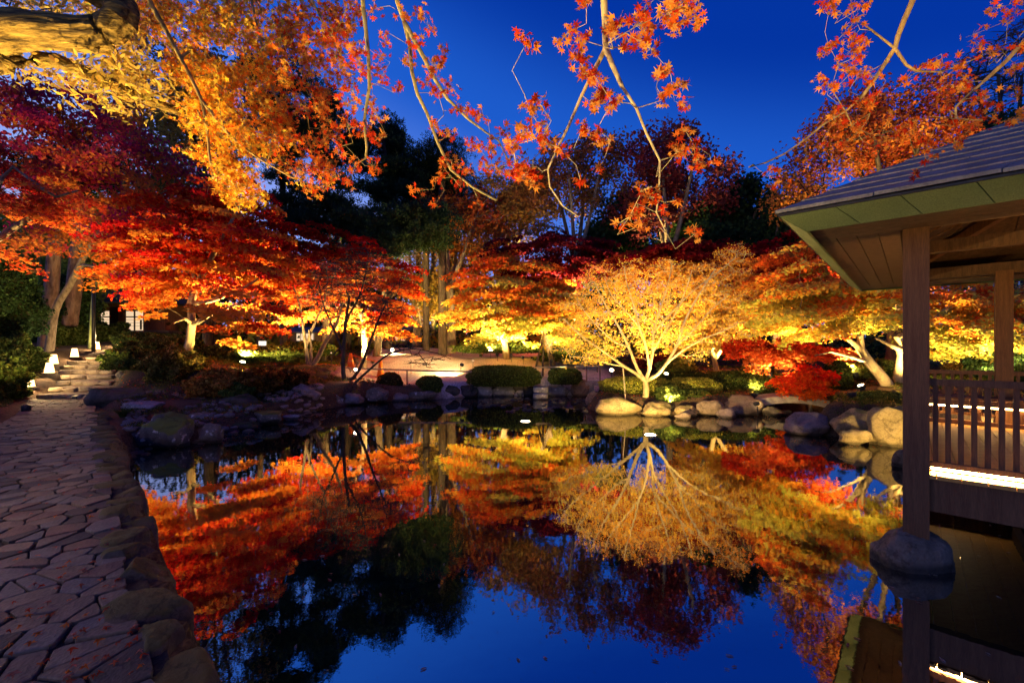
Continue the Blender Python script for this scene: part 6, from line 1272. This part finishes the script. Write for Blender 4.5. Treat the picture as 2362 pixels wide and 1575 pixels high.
# left of the middle: the limbs that fork at the top and run down right
overhang('overhanging_maple', 'maple whose long thin limbs sweep down from the top left of the sky', 'maple tree',
    ([(-1.9,-2.4,.5),(-1.85,-2.1,2.2),(-1.6,-1.5,3.9)], .16, .10),
    [([(-1.6,-1.5,3.9),(-1.3,0,4.9)]+wp([(880,-420,2.7),(900,-110,3.2),(915,0,3.4),(932,50,3.45),(945,105,3.5),(950,165,3.5),(962,215,3.55),(985,262,3.6),(1010,330,3.65),(1040,392,3.7),(1090,432,3.75),(1145,462,3.8)]), .06, .010),
     (wp([(936,58,3.45),(955,92,3.45),(977,132,3.45),(1002,182,3.45),(1032,228,3.45),(1080,275,3.5),(1120,305,3.5),(1150,325,3.5),(1182,388,3.55)]), .019, .006),
     ([(-1.3,0,4.9)]+wp([(800,-300,2.8),(832,-60,3.2),(838,20,3.3),(844,70,3.3),(850,130,3.3),(852,200,3.35),(845,245,3.4),(840,280,3.4),(846,340,3.45),(844,365,3.5)]), .045, .009)],
    cl('862,20 878,130,26 850,172,30,9 832,150 882,175 862,240,30,8 802,290,34,10 842,300,28,9 872,320 862,385,28,9 872,270 810,210,30,9 800,240,28,8 820,380,26,8 930,32 972,28 988,62 1002,152,28,9 1022,130 1037,200,26,8 1062,250,28,8 1092,262 1112,270 1000,292 1032,312,24 1090,332,26,8 1132,342,28,10 1162,300,26,8 1122,380,26,8 1152,390,26,8 1042,372 1012,412 1062,422,24,7 960,100 940,132 985,190,22 1010,215,22,5 1005,470,20,4 960,440,18,4 920,200,16,4 890,90,22 1100,470,18,4 1180,355,24,7 1020,380,20,5 1075,395,20,6 780,340,26,8 800,420,22,6 830,120,26,8 800,100,24,6 790,160,30,9', 3.4, 24, 6),
    202, bark_mat('olive_near_bark', (.20,.17,.08), (.42,.36,.17), 22, .5, .006), .058, ORC+[(.60,.05,.02),(.45,.10,.03)], spread_k=2.4)
# right
overhang('overhanging_maple', 'maple reaching in from the top right above the pavilion roof', 'maple tree',
    ([(4.6,-2.2,.7),(4.5,-1.9,2.4),(4.2,-1.2,4.2)], .18, .12),
    [([(4.2,-1.2,4.2),(3.6,.6,5.0)]+wp([(2170,-200,2.9),(2106,0,3.0),(2085,48,3.02),(2072,82,3.05),(2064,112,3.05),(2042,146,3.1),(2020,180,3.1),(1990,222,3.15),(1950,257,3.2),(1900,287,3.2),(1860,320,3.25),(1810,355,3.3),(1765,376,3.3),(1728,386,3.3)]), .07, .005),
     (wp([(2068,108,3.05),(2090,150,3.0),(2115,165,3.0),(2172,166,3.0),(2215,150,3.0)]), .010, .004), ([(3.6,.6,5.0)]+wp([(2480,-30,2.9),(2420,30,2.9),(2362,96,2.9),(2320,142,2.9),(2272,186,2.95),(2222,230,2.95),(2204,248,2.95),(2205,275,2.95)]), .05, .007),
     (wp([(2050,128,3.1),(2010,70,3.1),(1990,55,3.1)]), .007, .003), (wp([(1950,257,3.2),(1965,290,3.2),(1990,325,3.2)]), .006, .003)],
    cl('1902,8 1922,20 1962,8 1982,20 1972,50 1902,120 1912,110 1942,82 1962,92,24,8 1932,150,22,7 1962,120,26,9 1977,132 1992,100 1892,182 1912,195 1962,170,22,8 1987,165 2012,176,24,8 1932,200 2002,230,24,8 2014,240 1982,242,22 1922,270 1942,290 2052,272,20,5 2082,290 2102,280,18,5 2132,150 2162,150,24,8 2092,182,20,5 2242,82,24,5 2262,102 2282,120,24,8 2212,150,26,9 2222,192 2232,200,26,8 2272,222,26,8 2302,242,26,8 2342,150 2352,112 2292,20 2332,30,24,8 2352,0 2212,332,22,7 2202,290,24,8 2252,280,24,8 2302,282,24,7 1792,420,20,4 1782,392,18,4 1762,402,18,3 1820,425,20,4 1985,300,22,7 2030,330,22,6 2070,320,22,6 1950,330,20,5 2150,360,20,5 2110,400,14,4 2345,210,24,8 2350,270,22,7 2170,200,22,7 2180,250,22,6 2140,330,22,6 1900,320,20,4 1860,370,20,4', 3.05, 22, 6),
    203, bark_mat('brown_near_bark', (.20,.13,.06), (.40,.28,.13), 22, .5, .006), .058, ORC+[(.55,.16,.04),(.60,.05,.02)], spread_k=1.7)
# golden tree at the upper left
GC = [(.88,.54,.05),(.88,.46,.035),(.88,.60,.07),(.85,.28,.025),(.80,.20,.02)]
g0 = np.random.default_rng(12); cc = []
for (px, py, rx, ry, n, Y) in [(330,30,90,45,26,5.0),(470,45,100,55,34,5),(600,50,110,70,40,5.2),(720,60,90,70,30,5.2),(800,30,50,60,12,4.8),(430,130,60,45,16,4.8),(540,190,90,60,34,5),(600,280,70,60,24,5),(480,250,55,50,18,4.8),(520,330,70,60,28,4.8),(540,400,50,50,18,4.8),(450,300,35,60,10,4.8),(690,200,80,80,26,5.2),(660,350,60,45,14,5),(720,400,70,40,16,5),(740,290,50,60,12,5),(470,180,60,40,14,4.8),(560,450,40,25,8,4.9),(640,130,80,60,26,5.1),(780,140,50,70,14,5),(250,20,60,20,8,5)]:
    for _ in range(int(n*(1.35 if px < 610 else .9))): a = g0.uniform(0,6.28); r = math.sqrt(g0.random()); cc.append((px+rx*r*math.cos(a), py+ry*r*math.sin(a), 26, Y+.35+g0.normal(0,.35), 15))
overhang('overhanging_maple', 'golden orange maple filling the upper left with dense star-shaped leaves', 'maple tree',
    ([(-6.8,-1.0,.6),(-6.4,-.4,3),(-5.6,.6,5.2)], .20, .13),
    [([(-5.6,.6,5.2),(-4.8,2.2,6.3)]+wp([(300,-160,4.5),(335,-20,4.6),(385,75,4.7),(430,160,4.7),(465,232,4.7),(478,290,4.75),(482,350,4.8),(492,412,4.8)]), .08, .012), (wp([(468,235,4.7),(530,312,4.8),(592,362,4.9),(700,425,5)]), .020, .007),
     ([(-4.8,2.2,6.3)]+wp([(560,-160,4.9),(580,0,5.0),(600,90,5.0),(620,180,5.1),(650,260,5.1)]), .05, .006), ([(-4.8,2.2,6.3)]+wp([(640,-200,4.9),(720,0,5.0),(760,80,5.0),(800,150,5.0)]), .05, .006)],
    cc, 204, bark_mat('golden_near_bark', (.22,.15,.05), (.42,.30,.10), 18, .5, .01), .072, GC, tmpl=T_STAR, rtip=.004, spread_k=1.45)
# old gnarled tree: massive lit limb with furrowed bark and thin yellow leaves
def gnarled():
    g = np.random.default_rng(33); sk = Skel(g); t0 = np.array([-6.3,3.0,gz(-6.3,3.0)-.2])
    sk.limb([t0, (-6.9,3.2,2.2), (-6.6,3.6,3.9)], .42, .30, step=.25)
    sk.limb([np.array((-6.6,3.6,3.9))]+wp([(-80,95,4.2),(20,70,4.2),(110,72,4.2),(200,80,4.2),(258,66,4.2),(284,36,4.2),(268,4,4.25),(215,-22,4.3),(140,-70,4.4)]), .25, .12, step=.05)
    sk.limb([np.array((-6.6,3.6,3.9))]+wp([(-60,160,4.3),(40,140,4.4),(130,140,4.5),(180,160,4.6),(240,190,4.8),(310,220,5.0),(380,245,5.2),(430,262,5.4)]), .15, .05, step=.15)
    cc = []; 
    for (px, py, rx, ry, n) in [(60,30,70,30,9),(120,10,60,20,7),(190,20,60,30,8),(100,150,90,30,14),(220,180,80,40,16),(290,210,60,40,12),(260,130,50,30,8),(300,120,50,40,9),(350,200,60,40,10),(20,10,30,20,5),(330,60,50,30,6)]:
        for _ in range(n): a = g.uniform(0,6.28); r = math.sqrt(g.random()); cc.append(W(px+rx*r*math.cos(a), py+ry*r*math.sin(a), 4.9+g.normal(0,.4)))
    cc = np.array(cc); nb = 12; sk.grow(cc, .15, .02, .3, .1, skip=nb)
    root = thing('gnarled_tree', 'old tree with a massive furrowed yellow-lit limb at the top left corner', 'tree', t0)
    tk, th = sk.mesh('limbs', .004, 44, .012); v = tk[0]
    # swellings and furrows along the bark
    nrm = np.array([mnoise.fractal(Vector((p[0]*1.1, p[1]*2.5, p[2]*7.0)), 1, 2, 5) for p in v]); nr2 = np.array([mnoise.noise(Vector(p*2.1)) for p in v])
    nring = 44; ringc = v.reshape(-1, nring, 3).mean(1).repeat(nring, 0); d = v-ringc; fur = np.array([abs(mnoise.noise(Vector((p[0]*2.2+5*math.sin(p[0]), p[1]*9, p[2]*16)))) for p in v]); v = ringc+d*(1+.10*nrm[:, None]+.20*nr2[:, None]-.17*np.clip(.22-fur, 0, 1)[:, None]/.22)
    bm = bark_mat('furrowed_yellow_bark', (.07,.045,.015), (.42,.28,.07), 9, 1.0, .08)
    # stretch the furrows along the limb (x) instead of z
    for n_ in bm.node_tree.nodes:
        if n_.type == 'MAPPING': n_.inputs['Scale'].default_value = (.55, 2.0, 3.4)
    obj('limbs', mesh_np('limbs', v-t0, quads=tk[1], smooth=True), bm, root)
    if th is not None: obj('twigs', mesh_np('twigs', th[0]-t0, quads=th[1]), BARK_MID, root, kind='stuff')
    pos = np.repeat(cc, 22, axis=0)+g.normal(0, .10, (len(cc)*22, 3))
    V_, F, C = leaf_cloud(pos-t0, .085, palette(g, len(pos), g.random(len(pos)), (.55,.45,.10), (.60,.40,.09), (.45,.28,.06)), T_PINNATE, g, .8)
    obj('foliage', mesh_np('foliage', V_, tris=F, col=C), LEAF, root, kind='stuff')
gnarled()
# fallen leaves that can be told apart: on the paving and on the water
def scattered():
    g = np.random.default_rng(99); ms = leaf_meshes('fall', [(.55,.08,.03),(.45,.12,.06),(.70,.22,.05),(.5,.22,.16)], T_STAR); n = 0
    while n < 110:
        px = g.uniform(20, 520); py = 930+640*g.random()**.8; p = WG(px, py, PATH_TOP+.012); u = p[0]+.99*p[1]; kerbz = 0
        if u > .30: continue
        o = bpy.data.objects.new('fallen_leaf', ms[g.integers(len(ms))]); COL.objects.link(o); o.location = (p[0], p[1], PATH_TOP+.016+kerbz); k = g.uniform(.032,.055); o.scale = (k,k,k); o.rotation_euler = (g.normal(0,.15), g.normal(0,.15), g.uniform(0,6.28))
        o['label'] = 'small red fallen maple leaf lying on the paving stones'; o['category'] = 'leaf'; o['group'] = 'fallen leaves on the paving'; n += 1
    ms = leaf_meshes('floa', [(.6,.45,.38),(.55,.25,.18),(.62,.5,.35)], T_PINNATE); n = 0
    while n < 150:
        px = g.uniform(520, 2340); py = 985+580*g.random()**1.3; p = WG(px, py, .004)
        if sdf([p[:2]])[0] > -.2: continue
        o = bpy.data.objects.new('floating_leaf', ms[g.integers(len(ms))]); COL.objects.link(o); o.location = (p[0], p[1], .006); k = g.uniform(.028,.05); o.scale = (k,k,k*.3); o.rotation_euler = (0, 0, g.uniform(0,6.28))
        o['label'] = 'pale fallen leaf floating on the pond'; o['category'] = 'leaf'; o['group'] = 'leaves floating on the pond'; n += 1
scattered()
def pond_litter():
    g = np.random.default_rng(123); pos = []
    for cx, cy, rx, ry, n in ((-6.0,9.2,.8,.9,260),(-5.2,12.0,.8,1.2,260),(-2.5,14.6,2.2,.8,420),(1.0,15.6,2.5,1.0,500),(5.5,11.4,1.6,.5,300),(7.2,11.6,.6,.6,160),(6.3,8.6,1.2,.4,180)):
        pos.append(np.stack([g.normal(cx, rx*.6, n), g.normal(cy, ry*.6, n), np.full(n, .006)], 1))
    P = np.concatenate(pos); P = P[sdf(P[:, :2]) < -.05]
    V_, F, C = leaf_cloud(P, .032, palette(g, len(P), g.random(len(P)), (.50,.25,.12), (.45,.16,.06), (.30,.07,.04)), T_KITE, g, .04)
    obj('floating_litter', mesh_np('floating_litter', V_, tris=F, col=C), LEAF, kind='stuff', label='fine drift of fallen leaf bits floating along the pond edges')
pond_litter()
